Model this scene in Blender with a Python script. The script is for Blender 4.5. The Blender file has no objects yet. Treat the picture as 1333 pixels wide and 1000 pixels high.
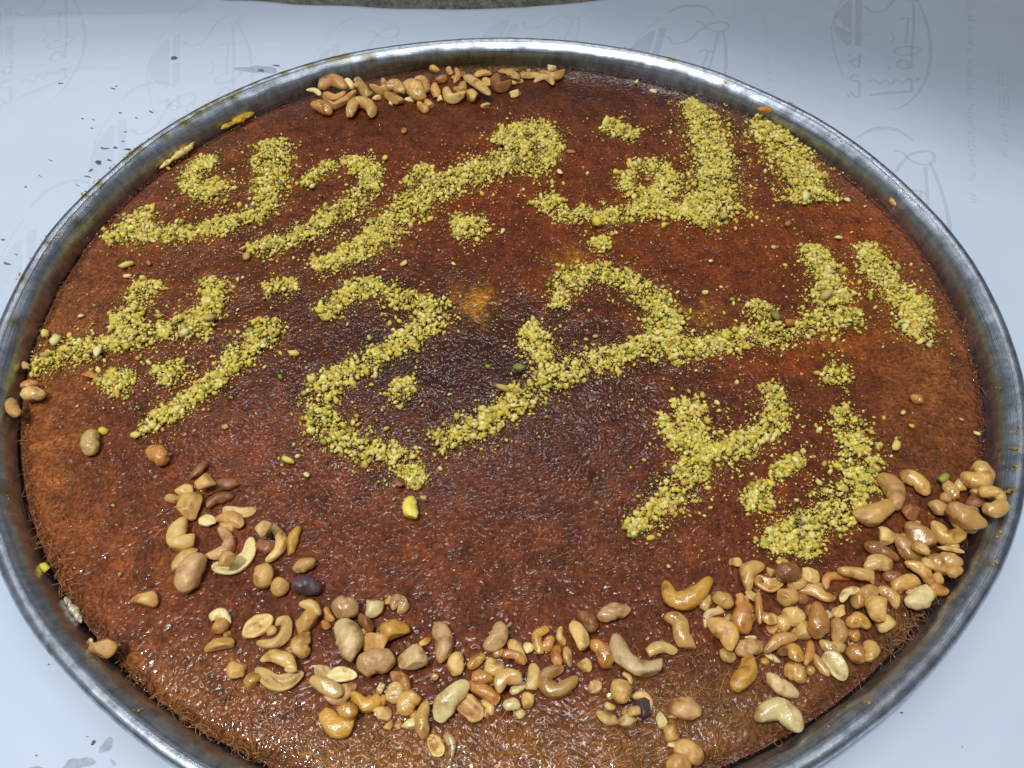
import bpy, bmesh, math, random
import numpy as np
from mathutils import Vector, Matrix
random.seed(7)
rng = np.random.default_rng(11)
scene = bpy.context.scene
COL = scene.collection

# ------------------------------------------------------------------ camera
H = 0.040          # rim height above the paper
KT = 0.022         # top of the pastry
CAM = np.array([0.0, -0.40886, 0.39964 + H])
CR = np.array([0.99994254, -0.00481925, 0.00957551])
CU = np.array([-0.00212247, 0.78656009, 0.6175101])
CF = np.array([0.01050765, 0.61749494, -0.78650466])
cam_data = bpy.data.cameras.new("camera")
cam = bpy.data.objects.new("camera", cam_data)
COL.objects.link(cam)
cam.matrix_world = Matrix(((CR[0], CU[0], -CF[0], CAM[0]), (CR[1], CU[1], -CF[1], CAM[1]),
                           (CR[2], CU[2], -CF[2], CAM[2]), (0, 0, 0, 1)))
cam_data.sensor_width = 36.0
cam_data.lens = 36.0 * 1000 / 1333
cam_data.clip_start = 0.02
cam_data.clip_end = 50
scene.camera = cam

# ------------------------------------------------------------------ light (indoor, cool ceiling lamps and an added spot)
world = bpy.data.worlds.new("World")
scene.world = world
world.use_nodes = True
bg = world.node_tree.nodes["Background"]
bg.inputs[0].default_value = (0.86, 0.92, 1.0, 1)
bg.inputs[1].default_value = 0.14

def aim(o, p, target):
    o.location = p
    d = Vector(target) - Vector(p)
    o.rotation_euler = d.to_track_quat('-Z', 'Y').to_euler()

def area(name, p, target, sx, sy, power, col):
    l = bpy.data.lights.new(name, 'AREA'); l.shape = 'RECTANGLE'; l.size = sx; l.size_y = sy
    l.energy = power; l.color = col
    o = bpy.data.objects.new(name, l); COL.objects.link(o); aim(o, p, target); return o

def spot(name, p, target, ang, blend, power, col, rad):
    l = bpy.data.lights.new(name, 'SPOT'); l.spot_size = math.radians(ang); l.spot_blend = blend
    l.energy = power; l.color = col; l.shadow_soft_size = rad
    o = bpy.data.objects.new(name, l); COL.objects.link(o); aim(o, p, target); return o

area("ceiling_tube_lamp", (-0.10, -0.12, 1.55), (-0.10, -0.11, 0), 1.5, 0.07, 8.2, (0.93, 0.97, 1.0))
area("ceiling_tube_lamp", (-0.25, 0.95, 1.55), (-0.25, 0.95, 0), 1.5, 0.05, 4.6, (0.93, 0.97, 1.0))
spot("added_shadow_edge_spot", (-0.75, -0.75, 2.6), (-0.42, -1.10, 0), 66, 0.10, 190, (0.95, 0.98, 1.0), 0.10)  # added spot: its cone edge stands in for an unseen object's shadow
scene.view_settings.view_transform = 'Standard'
scene.view_settings.look = 'None'
scene.view_settings.exposure = 0.0
scene.view_settings.gamma = 1.0

# ------------------------------------------------------------------ helpers
def up(px, py, z):
    """a point of the photograph carried down to the height z in the scene"""
    d = CF + (px - 666.5) / 1000 * CR - (py - 500) / 1000 * CU
    t = (z - CAM[2]) / d[2]
    return CAM + t * d

def proj(P):
    v = P - CAM
    w = v @ CF
    return 666.5 + 1000 * (v @ CR) / w, 500 - 1000 * (v @ CU) / w

def pxm(px, py, z=KT):
    return np.linalg.norm(up(px, py, z) - CAM) / 1000

def lin(c):
    c = np.asarray(c, float) / 255
    return np.where(c <= 0.04045, c / 12.92, ((c + 0.055) / 1.055) ** 2.4)

def link(name, mesh, mat=None, parent=None, smooth=True):
    o = bpy.data.objects.new(name, mesh); COL.objects.link(o)
    if mat is not None and not mesh.materials: mesh.materials.append(mat)
    if parent is not None: o.parent = parent
    if smooth: mesh.polygons.foreach_set("use_smooth", np.ones(len(mesh.polygons), bool))
    return o

def empty(name, loc=(0, 0, 0)):
    o = bpy.data.objects.new(name, None); COL.objects.link(o); o.location = loc
    o.empty_display_size = 0.02
    return o

def tag(o, label=None, cat=None, group=None, kind=None):
    if label: o["label"] = label
    if cat: o["category"] = cat
    if group: o["group"] = group
    if kind: o["kind"] = kind
    return o

def mesh_np(name, V, F, col=None):
    """V (n,3), F (m,k) -> mesh, quickly; col is a per-vertex colour"""
    m = bpy.data.meshes.new(name)
    V = np.asarray(V, np.float32); F = np.asarray(F, np.int32)
    m.vertices.add(len(V)); m.vertices.foreach_set("co", V.ravel())
    k = F.shape[1]
    m.loops.add(F.size); m.loops.foreach_set("vertex_index", F.ravel())
    m.polygons.add(len(F))
    m.polygons.foreach_set("loop_start", np.arange(0, F.size, k, dtype=np.int32))
    m.polygons.foreach_set("loop_total", np.full(len(F), k, np.int32))
    m.update(calc_edges=True)
    if col is not None:
        a = m.color_attributes.new("Col", 'FLOAT_COLOR', 'POINT')
        c = np.ones((len(V), 4), np.float32); c[:, :3] = col
        a.data.foreach_set("color", c.ravel())
    return m

def catmull(P, n):
    P = np.asarray(P, float)
    if len(P) == 2:
        t = np.linspace(0, 1, n)[:, None]
        return P[0] * (1 - t) + P[1] * t
    Q = np.vstack([2 * P[0] - P[1], P, 2 * P[-1] - P[-2]])
    seg = np.linalg.norm(np.diff(P, axis=0), axis=1); cum = np.r_[0, np.cumsum(seg)]
    out = []
    for s in np.linspace(0, cum[-1], n):
        i = min(np.searchsorted(cum, s, 'right') - 1, len(P) - 2)
        t = (s - cum[i]) / max(seg[i], 1e-9)
        a, b, c, d = Q[i], Q[i + 1], Q[i + 2], Q[i + 3]
        out.append(0.5 * ((2 * b) + (c - a) * t + (2 * a - 5 * b + 4 * c - d) * t * t + (3 * b - a - 3 * c + d) * t ** 3))
    return np.array(out)

def new_mat(name):
    m = bpy.data.materials.new(name); m.use_nodes = True
    nt = m.node_tree
    return m, nt, nt.nodes["Principled BSDF"]

def nd(nt, t, **kw):
    n = nt.nodes.new(t)
    for k, v in kw.items():
        if k in n.inputs: n.inputs[k].default_value = v
        else: setattr(n, k, v)
    return n

def noise(nt, scale, detail=3, rough=0.55, vec=None):
    n = nd(nt, "ShaderNodeTexNoise"); n.inputs["Scale"].default_value = scale
    n.inputs["Detail"].default_value = detail; n.inputs["Roughness"].default_value = rough
    if vec is not None: nt.links.new(vec, n.inputs["Vector"])
    return n

def ramp(nt, fac, stops):
    r = nd(nt, "ShaderNodeValToRGB"); e = r.color_ramp.elements
    while len(e) < len(stops): e.new(0.5)
    for el, (p, c) in zip(e, stops):
        el.position = p; el.color = (c[0], c[1], c[2], 1) if not np.isscalar(c) else (c, c, c, 1)
    nt.links.new(fac, r.inputs[0]); return r

def bump(nt, bsdf, height, strength, dist, prev=None):
    b = nd(nt, "ShaderNodeBump"); b.inputs["Strength"].default_value = strength; b.inputs["Distance"].default_value = dist
    nt.links.new(height, b.inputs["Height"])
    if prev is not None: nt.links.new(prev.outputs[0], b.inputs["Normal"])
    nt.links.new(b.outputs[0], bsdf.inputs["Normal"]); nt.links.new(b.outputs[0], bsdf.inputs["Coat Normal"]); return b

def mixc(nt, fac, a, b, mode='MIX'):
    m = nd(nt, "ShaderNodeMix", data_type='RGBA', blend_type=mode)
    for s, v in ((m.inputs[0], fac), (m.inputs[6], a), (m.inputs[7], b)):
        if isinstance(v, (int, float)): s.default_value = v
        elif isinstance(v, (tuple, list, np.ndarray)): s.default_value = (v[0], v[1], v[2], 1)
        else: nt.links.new(v, s)
    return m.outputs[2]

# ------------------------------------------------------------------ materials
def mat_paper():
    m, nt, b = new_mat("white_wrapping_paper")
    tc = nd(nt, "ShaderNodeTexCoord")
    n1 = noise(nt, 3.0, 4, 0.6, tc.outputs["Object"]); n2 = noise(nt, 900, 2, 0.5, tc.outputs["Object"])
    r = ramp(nt, n1.outputs[0], [(0.3, lin((192, 204, 220))), (0.7, lin((206, 216, 229)))])
    nt.links.new(r.outputs[0], b.inputs["Base Color"])
    b.inputs["Roughness"].default_value = 0.55; b.inputs["Specular IOR Level"].default_value = 0.25
    n3 = noise(nt, 14, 3, 0.5, tc.outputs["Object"])
    b1 = bump(nt, b, n3.outputs[0], 0.25, 0.004); bump(nt, b, n2.outputs[0], 0.06, 0.0005, b1)
    return m

def mat_flat(name, c, rough=0.6):
    m, nt, b = new_mat(name)
    b.inputs["Base Color"].default_value = (*lin(c), 1); b.inputs["Roughness"].default_value = rough
    b.inputs["Specular IOR Level"].default_value = 0.2
    return m

def mat_print(name, c, alpha):
    m, nt, b = new_mat(name)
    tc = nd(nt, "ShaderNodeTexCoord"); n = noise(nt, 260, 3, 0.6, tc.outputs["Object"])
    r = ramp(nt, n.outputs[0], [(0.30, alpha * 0.45), (0.65, alpha)])
    b.inputs["Base Color"].default_value = (*lin(c), 1); b.inputs["Roughness"].default_value = 0.6
    b.inputs["Specular IOR Level"].default_value = 0.2
    nt.links.new(r.outputs[0], b.inputs["Alpha"])
    return m

def mat_stone():
    m, nt, b = new_mat("speckled_stone")
    tc = nd(nt, "ShaderNodeTexCoord"); mp = nd(nt, "ShaderNodeMapping"); mp.inputs["Scale"].default_value = (1, 0.45, 1)
    mp.inputs["Rotation"].default_value = (0, 0, 0.5)
    nt.links.new(tc.outputs["Object"], mp.inputs[0])
    n1 = noise(nt, 160, 5, 0.75, mp.outputs[0]); n2 = noise(nt, 25, 3, 0.6, mp.outputs[0])
    r = ramp(nt, n1.outputs[0], [(0.36, lin((58, 58, 52))), (0.5, lin((112, 112, 102))), (0.66, lin((164, 160, 146)))])
    c = mixc(nt, 0.35, r.outputs[0], ramp(nt, n2.outputs[0], [(0.35, lin((80, 76, 66))), (0.65, lin((140, 138, 128)))]).outputs[0])
    nt.links.new(c, b.inputs["Base Color"]); b.inputs["Roughness"].default_value = 0.5
    bump(nt, b, n1.outputs[0], 0.4, 0.001)
    return m

def mat_steel():
    m, nt, b = new_mat("worn_steel")
    at = nd(nt, "ShaderNodeAttribute", attribute_name="Col")
    uv = nd(nt, "ShaderNodeUVMap")
    mp = nd(nt, "ShaderNodeMapping"); mp.inputs["Scale"].default_value = (260, 2.2, 1); nt.links.new(uv.outputs[0], mp.inputs[0])
    mp2 = nd(nt, "ShaderNodeMapping"); mp2.inputs["Scale"].default_value = (14, 40, 1); nt.links.new(uv.outputs[0], mp2.inputs[0])
    tc = nd(nt, "ShaderNodeTexCoord")
    s = noise(nt, 1.0, 4, 0.7, mp.outputs[0]); s2 = noise(nt, 1.0, 4, 0.6, mp2.outputs[0]); big = noise(nt, 28, 4, 0.65, tc.outputs["Object"])
    spk = nd(nt, "ShaderNodeTexVoronoi"); spk.inputs["Scale"].default_value = 330; nt.links.new(tc.outputs["Object"], spk.inputs["Vector"])
    k = ramp(nt, spk.outputs["Distance"], [(0.05, 1.0), (0.16, 0.0)])
    base = ramp(nt, s.outputs[0], [(0.35, lin((152, 160, 171))), (0.6, lin((200, 206, 214)))])
    c = mixc(nt, 1.0, base.outputs[0], at.outputs["Color"], 'MULTIPLY')
    km = nd(nt, "ShaderNodeMath", operation='MULTIPLY'); nt.links.new(k.outputs[0], km.inputs[0])
    kb = ramp(nt, big.outputs[0], [(0.44, 0.0), (0.62, 0.9)]); nt.links.new(kb.outputs[0], km.inputs[1])
    c = mixc(nt, km.outputs[0], c, lin((206, 210, 206)))
    nt.links.new(c, b.inputs["Base Color"])
    inv = nd(nt, "ShaderNodeMath", operation='SUBTRACT'); inv.inputs[0].default_value = 1.0; nt.links.new(km.outputs[0], inv.inputs[1])
    nt.links.new(inv.outputs[0], b.inputs["Metallic"])
    rr = ramp(nt, s2.outputs[0], [(0.3, 0.22), (0.7, 0.48)]); nt.links.new(rr.outputs[0], b.inputs["Roughness"])
    b1 = bump(nt, b, s.outputs[0], 0.05, 0.0006); b2 = bump(nt, b, s2.outputs[0], 0.14, 0.0010, b1); bump(nt, b, big.outputs[0], 0.22, 0.002, b2)
    return m

def mat_crust(name, rough, coat, bs):
    m, nt, b = new_mat(name)
    at = nd(nt, "ShaderNodeAttribute", attribute_name="Col"); tc = nd(nt, "ShaderNodeTexCoord")
    if bs:
        mp = nd(nt, "ShaderNodeMapping"); mp.inputs["Scale"].default_value = (1, 0.4, 1); mp.inputs["Rotation"].default_value = (0, 0, 0.9)
        nt.links.new(tc.outputs["Object"], mp.inputs[0])
        mp2 = nd(nt, "ShaderNodeMapping"); mp2.inputs["Scale"].default_value = (0.4, 1, 1); mp2.inputs["Rotation"].default_value = (0, 0, 0.4)
        nt.links.new(tc.outputs["Object"], mp2.inputs[0])
        n1 = noise(nt, 640, 2, 0.6, mp.outputs[0]); n2 = noise(nt, 560, 2, 0.6, mp2.outputs[0]); n3 = noise(nt, 70, 4, 0.6, tc.outputs["Object"])
        mx = nd(nt, "ShaderNodeMath", operation='MAXIMUM'); nt.links.new(n1.outputs[0], mx.inputs[0]); nt.links.new(n2.outputs[0], mx.inputs[1])
        g = ramp(nt, mx.outputs[0], [(0.42, 0.55), (0.72, 1.55)])
        c = mixc(nt, 1.0, at.outputs["Color"], g.outputs[0], 'MULTIPLY')
        g2 = ramp(nt, n3.outputs[0], [(0.3, 0.72), (0.7, 1.3)])
        c = mixc(nt, 1.0, c, g2.outputs[0], 'MULTIPLY')
        nt.links.new(c, b.inputs["Base Color"])
        b1 = bump(nt, b, n3.outputs[0], 0.3, 0.002); bump(nt, b, mx.outputs[0], 0.45, 0.0010, b1)
        for l_ in list(b.inputs["Coat Normal"].links): nt.links.remove(l_)
    else:
        nt.links.new(at.outputs["Color"], b.inputs["Base Color"])
    b.inputs["Roughness"].default_value = rough
    b.inputs["Coat Weight"].default_value = coat; b.inputs["Coat Roughness"].default_value = 0.055; b.inputs["Specular IOR Level"].default_value = 0.12
    return m

def mat_crumb():
    m, nt, b = new_mat("chopped_pistachio")
    at = nd(nt, "ShaderNodeAttribute", attribute_name="Col"); tc = nd(nt, "ShaderNodeTexCoord")
    n = noise(nt, 900, 2, 0.6, tc.outputs["Object"]); g = ramp(nt, n.outputs[0], [(0.3, 0.78), (0.7, 1.15)])
    nt.links.new(mixc(nt, 1.0, at.outputs["Color"], g.outputs[0], 'MULTIPLY'), b.inputs["Base Color"])
    b.inputs["Roughness"].default_value = 0.55; b.inputs["Specular IOR Level"].default_value = 0.35
    return m

def mat_solid_nut(name, c, gloss):
    """one shade of roasted nut: mottled, toasted in patches, a little translucent"""
    m, nt, b = new_mat(name)
    tc = nd(nt, "ShaderNodeTexCoord"); oi = nd(nt, "ShaderNodeObjectInfo")
    add = nd(nt, "ShaderNodeVectorMath", operation='ADD')
    nt.links.new(tc.outputs["Object"], add.inputs[0])
    cmb = nd(nt, "ShaderNodeCombineXYZ"); nt.links.new(oi.outputs["Random"], cmb.inputs[0]); nt.links.new(oi.outputs["Random"], cmb.inputs[1])
    nt.links.new(cmb.outputs[0], add.inputs[1])
    v = add.outputs[0]
    n1 = noise(nt, 95, 3, 0.6, v); n2 = noise(nt, 480, 3, 0.65, v); n3 = noise(nt, 45, 2, 0.5, v)
    l = lin(c)
    toast = l * np.array([0.62, 0.48, 0.35]); pale = np.minimum(l * np.array([1.14, 1.16, 1.20]), 0.9)
    r = ramp(nt, n1.outputs[0], [(0.33, toast), (0.45, l), (0.68, pale)])
    g = ramp(nt, n2.outputs[0], [(0.3, 0.86), (0.7, 1.08)])
    cc = mixc(nt, 1.0, r.outputs[0], g.outputs[0], 'MULTIPLY')
    hs = nd(nt, "ShaderNodeHueSaturation")
    mr = nd(nt, "ShaderNodeMapRange"); mr.inputs[3].default_value = 0.82; mr.inputs[4].default_value = 1.14
    nt.links.new(oi.outputs["Random"], mr.inputs[0]); nt.links.new(mr.outputs[0], hs.inputs["Value"]); nt.links.new(cc, hs.inputs["Color"])
    nt.links.new(hs.outputs[0], b.inputs["Base Color"])
    b.inputs["Subsurface Weight"].default_value = 0.06; b.inputs["Subsurface Radius"].default_value = (0.004, 0.002, 0.001); b.inputs["Subsurface Scale"].default_value = 0.6
    b.inputs["Roughness"].default_value = 0.30 if gloss else 0.46
    b.inputs["Coat Weight"].default_value = 0.9 if gloss else 0.12; b.inputs["Coat Roughness"].default_value = 0.06 if gloss else 0.25
    n4 = noise(nt, 190, 2, 0.5, v); b0 = bump(nt, b, n4.outputs[0], 0.45, 0.0016); b1 = bump(nt, b, n3.outputs[0], 0.5, 0.003, b0); bump(nt, b, n2.outputs[0], 0.30, 0.0006, b1)
    return m
# ------------------------------------------------------------------ the stone top and the paper
def grid(x0, x1, y0, y1, nx, ny, zf):
    X, Y = np.meshgrid(np.linspace(x0, x1, nx), np.linspace(y0, y1, ny), indexing='ij')
    Z = zf(X, Y)
    V = np.stack([X, Y, Z], -1).reshape(-1, 3)
    i = np.arange(nx * ny).reshape(nx, ny)
    F = np.stack([i[:-1, :-1], i[1:, :-1], i[1:, 1:], i[:-1, 1:]], -1).reshape(-1, 4)
    return V, F

bm = bmesh.new()
bmesh.ops.create_cube(bm, size=1)
bmesh.ops.scale(bm, vec=(3.2, 2.4, 0.04), verts=bm.verts)
bmesh.ops.translate(bm, vec=(0, 0.1, -0.0235), verts=bm.verts)
bmesh.ops.bevel(bm, geom=bm.edges[:], offset=0.006, segments=2, affect='EDGES')
me = bpy.data.meshes.new("stone_counter"); bm.to_mesh(me); bm.free()
tag(link("stone_counter", me, mat_stone(), smooth=False), kind='structure')

def pz(x, y):
    """gentle waves of the paper"""
    x = np.asarray(x, float); y = np.asarray(y, float)
    far = np.clip((np.hypot(x, y) - 0.37) / 0.2, 0, 1)
    w = 0.0035 * np.sin(9 * x + 4 * y + 0.8) + 0.0028 * np.sin(15 * y - 5 * x + 2.0) + 0.0016 * np.sin(24 * x + 17 * y)
    crease = 0.004 * np.exp(-((y - 0.46 - 0.10 * (x + 0.5)) / 0.012) ** 2) * np.clip((-x - 0.3) / 0.1, 0, 1) * np.clip((0.62 + x) / 0.1, 0, 1)
    folds = 0.0
    for a_, c_, h_, s_ in ((0.35, 0.52, 0.0011, 0.004), (1.9, 0.47, 0.0009, 0.005), (-0.55, 0.50, -0.0010, 0.004), (2.6, 0.55, 0.0012, 0.006), (1.25, 0.46, 0.0007, 0.003), (-1.05, 0.49, 0.0009, 0.004)):
        folds = folds + h_ * np.exp(-((x * np.cos(a_) + y * np.sin(a_) - c_ + 0.006 * np.sin(31 * (y * np.cos(a_) - x * np.sin(a_)))) / s_) ** 2)
    return 0.0012 + far * (w + 0.0055) * 0.55 + far * crease + far * folds + far * 0.0011

def edge_y(x):
    pts = np.array([(-1.4, 0.60), (-0.60, 0.56), (-0.40, 0.530), (-0.325, 0.503), (-0.25, 0.493), (-0.16, 0.488), (-0.065, 0.482), (0.02, 0.488), (0.076, 0.503), (0.20, 0.530), (0.5, 0.556), (0.66, 0.535), (1.4, 0.53)])
    return np.interp(x, pts[:, 0], pts[:, 1])

paper = empty("paper_sheet", (0, 0, 0))
tag(paper, "white printed wrapping paper spread under the steel tray", "paper")
V, F = grid(-1.35, 1.35, 0, 1, 420, 300, lambda x, y: x * 0)
y0 = -0.9
V[:, 1] = y0 + V[:, 1] * (edge_y(V[:, 0]) + 0.0012 * np.sin(V[:, 0] * 60) - y0)
V[:, 2] = pz(V[:, 0], V[:, 1]) + 0.002 * np.exp(-((edge_y(V[:, 0]) - V[:, 1]) / 0.02) ** 2)
n = len(V)
o = link("sheet", mesh_np("sheet", V, F), mat_paper(), paper)
sm = o.modifiers.new("thickness", 'SOLIDIFY'); sm.thickness = 0.0003; sm.offset = -1

def ribbon(P, W, close=False):
    """flat print line on the paper; P world xy, W half width"""
    P = np.asarray(P, float); d = np.gradient(P, axis=0); d /= np.maximum(np.linalg.norm(d, axis=1, keepdims=True), 1e-9)
    nrm = np.stack([-d[:, 1], d[:, 0]], 1); W = np.broadcast_to(np.asarray(W, float), (len(P),))[:, None]
    A, B = P + nrm * W, P - nrm * W
    V = np.vstack([A, B]); k = len(P); i = np.arange(k - 1)
    F = np.stack([i, i + 1, i + 1 + k, i + k], 1)
    return V, F

class Flat:
    def __init__(s): s.V = []; s.F = []; s.n = 0
    def add(s, V, F):
        s.V.append(V); s.F.append(np.asarray(F) + s.n); s.n += len(V)
    def line(s, P, w, n=24): s.add(*ribbon(catmull(P, n), w))
    def build(s, name, mat, shift=(0, 0), z=0.0005, parent=paper, kind=None):
        if not s.V: return
        V = np.vstack(s.V) + np.asarray(shift)
        Z = pz(V[:, 0], V[:, 1]) + z
        # quads only
        o = link(name, mesh_np(name, np.c_[V, Z], np.vstack(s.F)), mat, parent)
        if kind: o["kind"] = kind
        return o

def q(X, Y):
    p = up(1040 + X / 3.334, Y / 3.334, 0.004); return p[:2]
def qs(*pts): return [q(*p) for p in pts]
mm = pxm(1160, 60, 0)          # metres per photo pixel there
logo = Flat()
logo.line(qs((505, 20), (535, 80), (562, 160), (570, 260), (548, 350), (500, 420), (440, 465), (392, 472)), np.interp(np.linspace(0, 1, 24), [0, .4, .8, 1], [1.2, 1.9, 1.2, 0.4]) * mm)
logo.line(qs((235, -30), (180, 20), (148, 90), (142, 160), (165, 260), (195, 330)), 0.6 * mm)
logo.line(qs((250, -50), (310, -75), (390, -72), (450, -40)), np.interp(np.linspace(0, 1, 24), [0, .5, 1], [0.8, 3.2, 0.8]) * mm)
# the dome-shaped dish (half disc) and its base
for t in np.linspace(0, 1, 13)[:-1]:
    ya = 15 + 185 * t; yb = 15 + 185 * (t + 1 / 12)
    xa = 228 - 82 * math.sin(math.pi * min(max(t, .02), .98)) ** 0.6; xb = 228 - 82 * math.sin(math.pi * min(max(t + 1 / 12, .02), .98)) ** 0.6
    logo.add(np.array(qs((xa, ya), (228, ya), (228, yb), (xb, yb))), [[0, 1, 2, 3]])
logo.add(np.array(qs((240, 5), (270, 5), (270, 202), (240, 202))), [[0, 1, 2, 3]])
for a, b_ in (((272, 100), (300, 98)), ((272, 155), (312, 152)), ((272, 40), (295, 48)), ((118, 128), (142, 126))): logo.line([q(*a), q(*b_)], 0.7 * mm, 4)
# script lettering, seen reversed through the sheet
L = 1.5 * mm
logo.line(qs((285, 40), (320, 66), (372, 55), (405, 20), (440, -5), (500, -12), (520, 8), (490, 24), (440, 12), (410, -10), (380, -16)), L, 50)
logo.line(qs((488, 30), (494, 120), (490, 210), (488, 292)), L)
logo.line(qs((428, 96), (460, 92), (490, 100)), L); logo.line(qs((470, 95), (466, 150), (464, 205)), L * .9)
logo.line(qs((466, 205), (425, 212), (412, 228), (450, 240), (500, 234), (524, 218), (500, 206), (466, 205)), L, 40)
logo.line(qs((392, 140), (412, 170), (394, 190)), L * .6); logo.line(qs((490, 292), (450, 296), (425, 284), (440, 262), (468, 262), (480, 290)), L, 30)
logo.line(qs((388, 286), (396, 300)), L, 4)
logo.line(qs((302, 352), (330, 342), (352, 362), (376, 344), (400, 362), (424, 342), (452, 358), (478, 340), (500, 356), (522, 338)), L, 60)
logo.line(qs((308, 408), (360, 402), (420, 398), (496, 392)), L * 1.5); logo.line(qs((496, 392), (490, 370), (484, 345)), L)
# second word, reading down beside the dish
logo.line(qs((264, 232), (266, 262), (262, 288)), L); logo.line(qs((264, 290), (238, 284), (232, 262), (252, 254), (266, 268)), L, 24)
logo.line(qs((222, 238), (224, 248)), L, 4); logo.line(qs((220, 262), (222, 272)), L, 4)
logo.line(qs((266, 328), (240, 322), (226, 342), (262, 350), (266, 372)), L, 24); logo.line(qs((262, 372), (266, 395), (262, 416), (238, 410), (230, 392)), L, 24)
logo.line(qs((214, 404), (222, 420)), L, 4)
ink = mat_print("faded_print", (158, 148, 162), 0.16); ink2 = mat_print("very_faded_print", (178, 170, 184), 0.09)
ref = up(1168, 3, 0)[:2]
for (cx, cy, mt) in ((1168, 3, ink), (920, 37, ink), (1182, 204, ink), (494, 47, ink2), (287, 30, ink2), (225, 135, ink2), (70, -5, ink2), (118, 268, ink2), (735, 20, ink2)):
    here = up(cx, cy, 0)[:2]; ang = 0.0
    if cx < 600:                                  # this stretch of paper lies turned a little
        da = up(cx + 25, cy - 10, 0)[:2] - up(cx + 25, cy + 60, 0)[:2]; db = up(1168 + 25, 3 - 10, 0)[:2] - up(1168 + 25, 63, 0)[:2]
        ang = math.atan2(da[1], da[0]) - math.atan2(db[1], db[0])
    keep = logo.V; rot = np.array([[math.cos(ang), math.sin(ang)], [-math.sin(ang), math.cos(ang)]])
    logo.V = [(v - ref) @ rot for v in keep]
    logo.build("printed_emblem", mt, here); logo.V = keep

# columns of small lettering, reading down, reversed
SEG = {'0': [(0, 0, 0, 2), (0, 2, 1, 2), (1, 2, 1, 0), (1, 0, 0, 0)], '8': [(0, 0, 0, 2), (0, 2, 1, 2), (1, 2, 1, 0), (1, 0, 0, 0), (0, 1, 1, 1)],
       '5': [(1, 2, 0, 2), (0, 2, 0, 1), (0, 1, 1, 1), (1, 1, 1, 0), (1, 0, 0, 0)], '2': [(0, 2, 1, 2), (1, 2, 1, 1), (1, 1, 0, 1), (0, 1, 0, 0), (0, 0, 1, 0)],
       '3': [(0, 2, 1, 2), (1, 2, 1, 0), (0, 1, 1, 1), (0, 0, 1, 0)], ' ': []}
def letters(fl, p0, p1, s, text=None, count=0):
    p0, p1 = np.array(p0), np.array(p1); d = (p1 - p0); L_ = np.linalg.norm(d); d /= L_; u = np.array([-d[1], d[0]])
    k = len(text) if text else count
    for i in range(k):
        o_ = p0 + d * L_ * i / k; w = L_ / k * 0.6
        segs = SEG[text[i]] if text else None
        if segs is None:
            if random.random() < 0.16: continue
            segs = random.sample([(0, 0, 0, 1.2), (0, 1.2, 1, 1.2), (1, 1.2, 1, 0), (0.5, 0, 0.5, 1.2), (0, 0, 1, 0), (0, 0, 0, 2), (0, .6, 1, .6)], 3)
        for a, b_, c, e in segs:
            P = [o_ + d * a * w + u * b_ * s, o_ + d * c * w + u * e * s]
            fl.add(*ribbon(np.array(P), 0.45 * mm))
small = Flat()
letters(small, q(722, -40), q(742, 880), 4 * mm, count=56)
letters(small, q(862, 300), q(872, 480), 4 * mm, text="0852 8583"); letters(small, q(873, 500), q(880, 690), 4 * mm, count=9)
small.build("printed_lettering", ink)
s2 = Flat(); letters(s2, up(990, 25, 0)[:2], up(998, 128, 0)[:2], 4 * mm, count=18); s2.build("printed_lettering", ink2)
s3 = Flat(); letters(s3, up(950, 8, 0)[:2], up(952, 30, 0)[:2], 3 * mm, count=6); s3.build("printed_lettering", ink2)

# soot flecks and grease spots on the paper
def blob(fl, px, py, rx, ry, rot=0.0, n=18):
    a = np.linspace(0, 2 * math.pi, n, endpoint=False)
    r = 1 + 0.22 * np.sin(2 * a + random.random() * 6) + 0.16 * np.sin(3 * a + random.random() * 6) + 0.1 * np.sin(5 * a + random.random() * 6)
    X = px + (np.cos(a) * math.cos(rot) * rx - np.sin(a) * math.sin(rot) * ry) * r
    Y = py + (np.cos(a) * math.sin(rot) * rx + np.sin(a) * math.cos(rot) * ry) * r
    P = np.array([up(x, y, 0.003)[:2] for x, y in zip(X, Y)])
    h = n // 2
    F = [[i, i + 1, n - 2 - i, n - 1 - i] for i in range(h - 1)]
    fl.add(P, F)
grease = mat_print("grease", (140, 148, 152), 0.36)
fl = Flat()
for (x, y, a, b_, r) in ((227, 76, 7, 3, -.1), (80, 112, 4, 1.6, 0), (136, 193, 7, 1.8, .05), (150, 192, 4, 1.5, -.1), (166, 194, 7, 1.5, .15), (128, 211, 6, 3.5, -.2), (118, 221, 4, 2, -.3), (113, 229, 6, 1.5, .1), (160, 184, 3, 1, 0), (142, 208, 4, 1.4, .4), (163, 172, 3, .8, 0), (120, 168, 3, 1, .3), (108, 156, 3, .8, .2), (122, 157, 3, .8, .5), (157, 148, 4, .9, .1), (197, 146, 5, 1, .5), (148, 117, 4, .9, .3), (152, 114, 2, .8, 0), (33, 243, 3, 1, 0), (52, 229, 4, .8, .6), (8, 342, 6, 2.4, .1), (3, 311, 4, 1.5, .1), (66, 209, 4, .7, .3), (360, 86, 6, 1.2, .1), (340, 92, 5, 2.5, .1), (120, 966, 5, 3, -.6), (46, 983, 1.5, 1.5, 0), (112, 958, 2, 1, 0), (62, 864, 2, 1, 0), (1175, 927, 3, 1.6, .2), (1253, 972, 1.2, 1.2, 0), (20, 330, 3, 1, .3), (100, 240, 4, .8, .5), (178, 154, 3, .8, .2)):
    blob(fl, x, y, a * 0.7, b_ * 0.75, r)
fl.build("soot_flecks", mat_print("soot", (74, 70, 76), 0.85), kind='stuff', z=0.0006)
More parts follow.
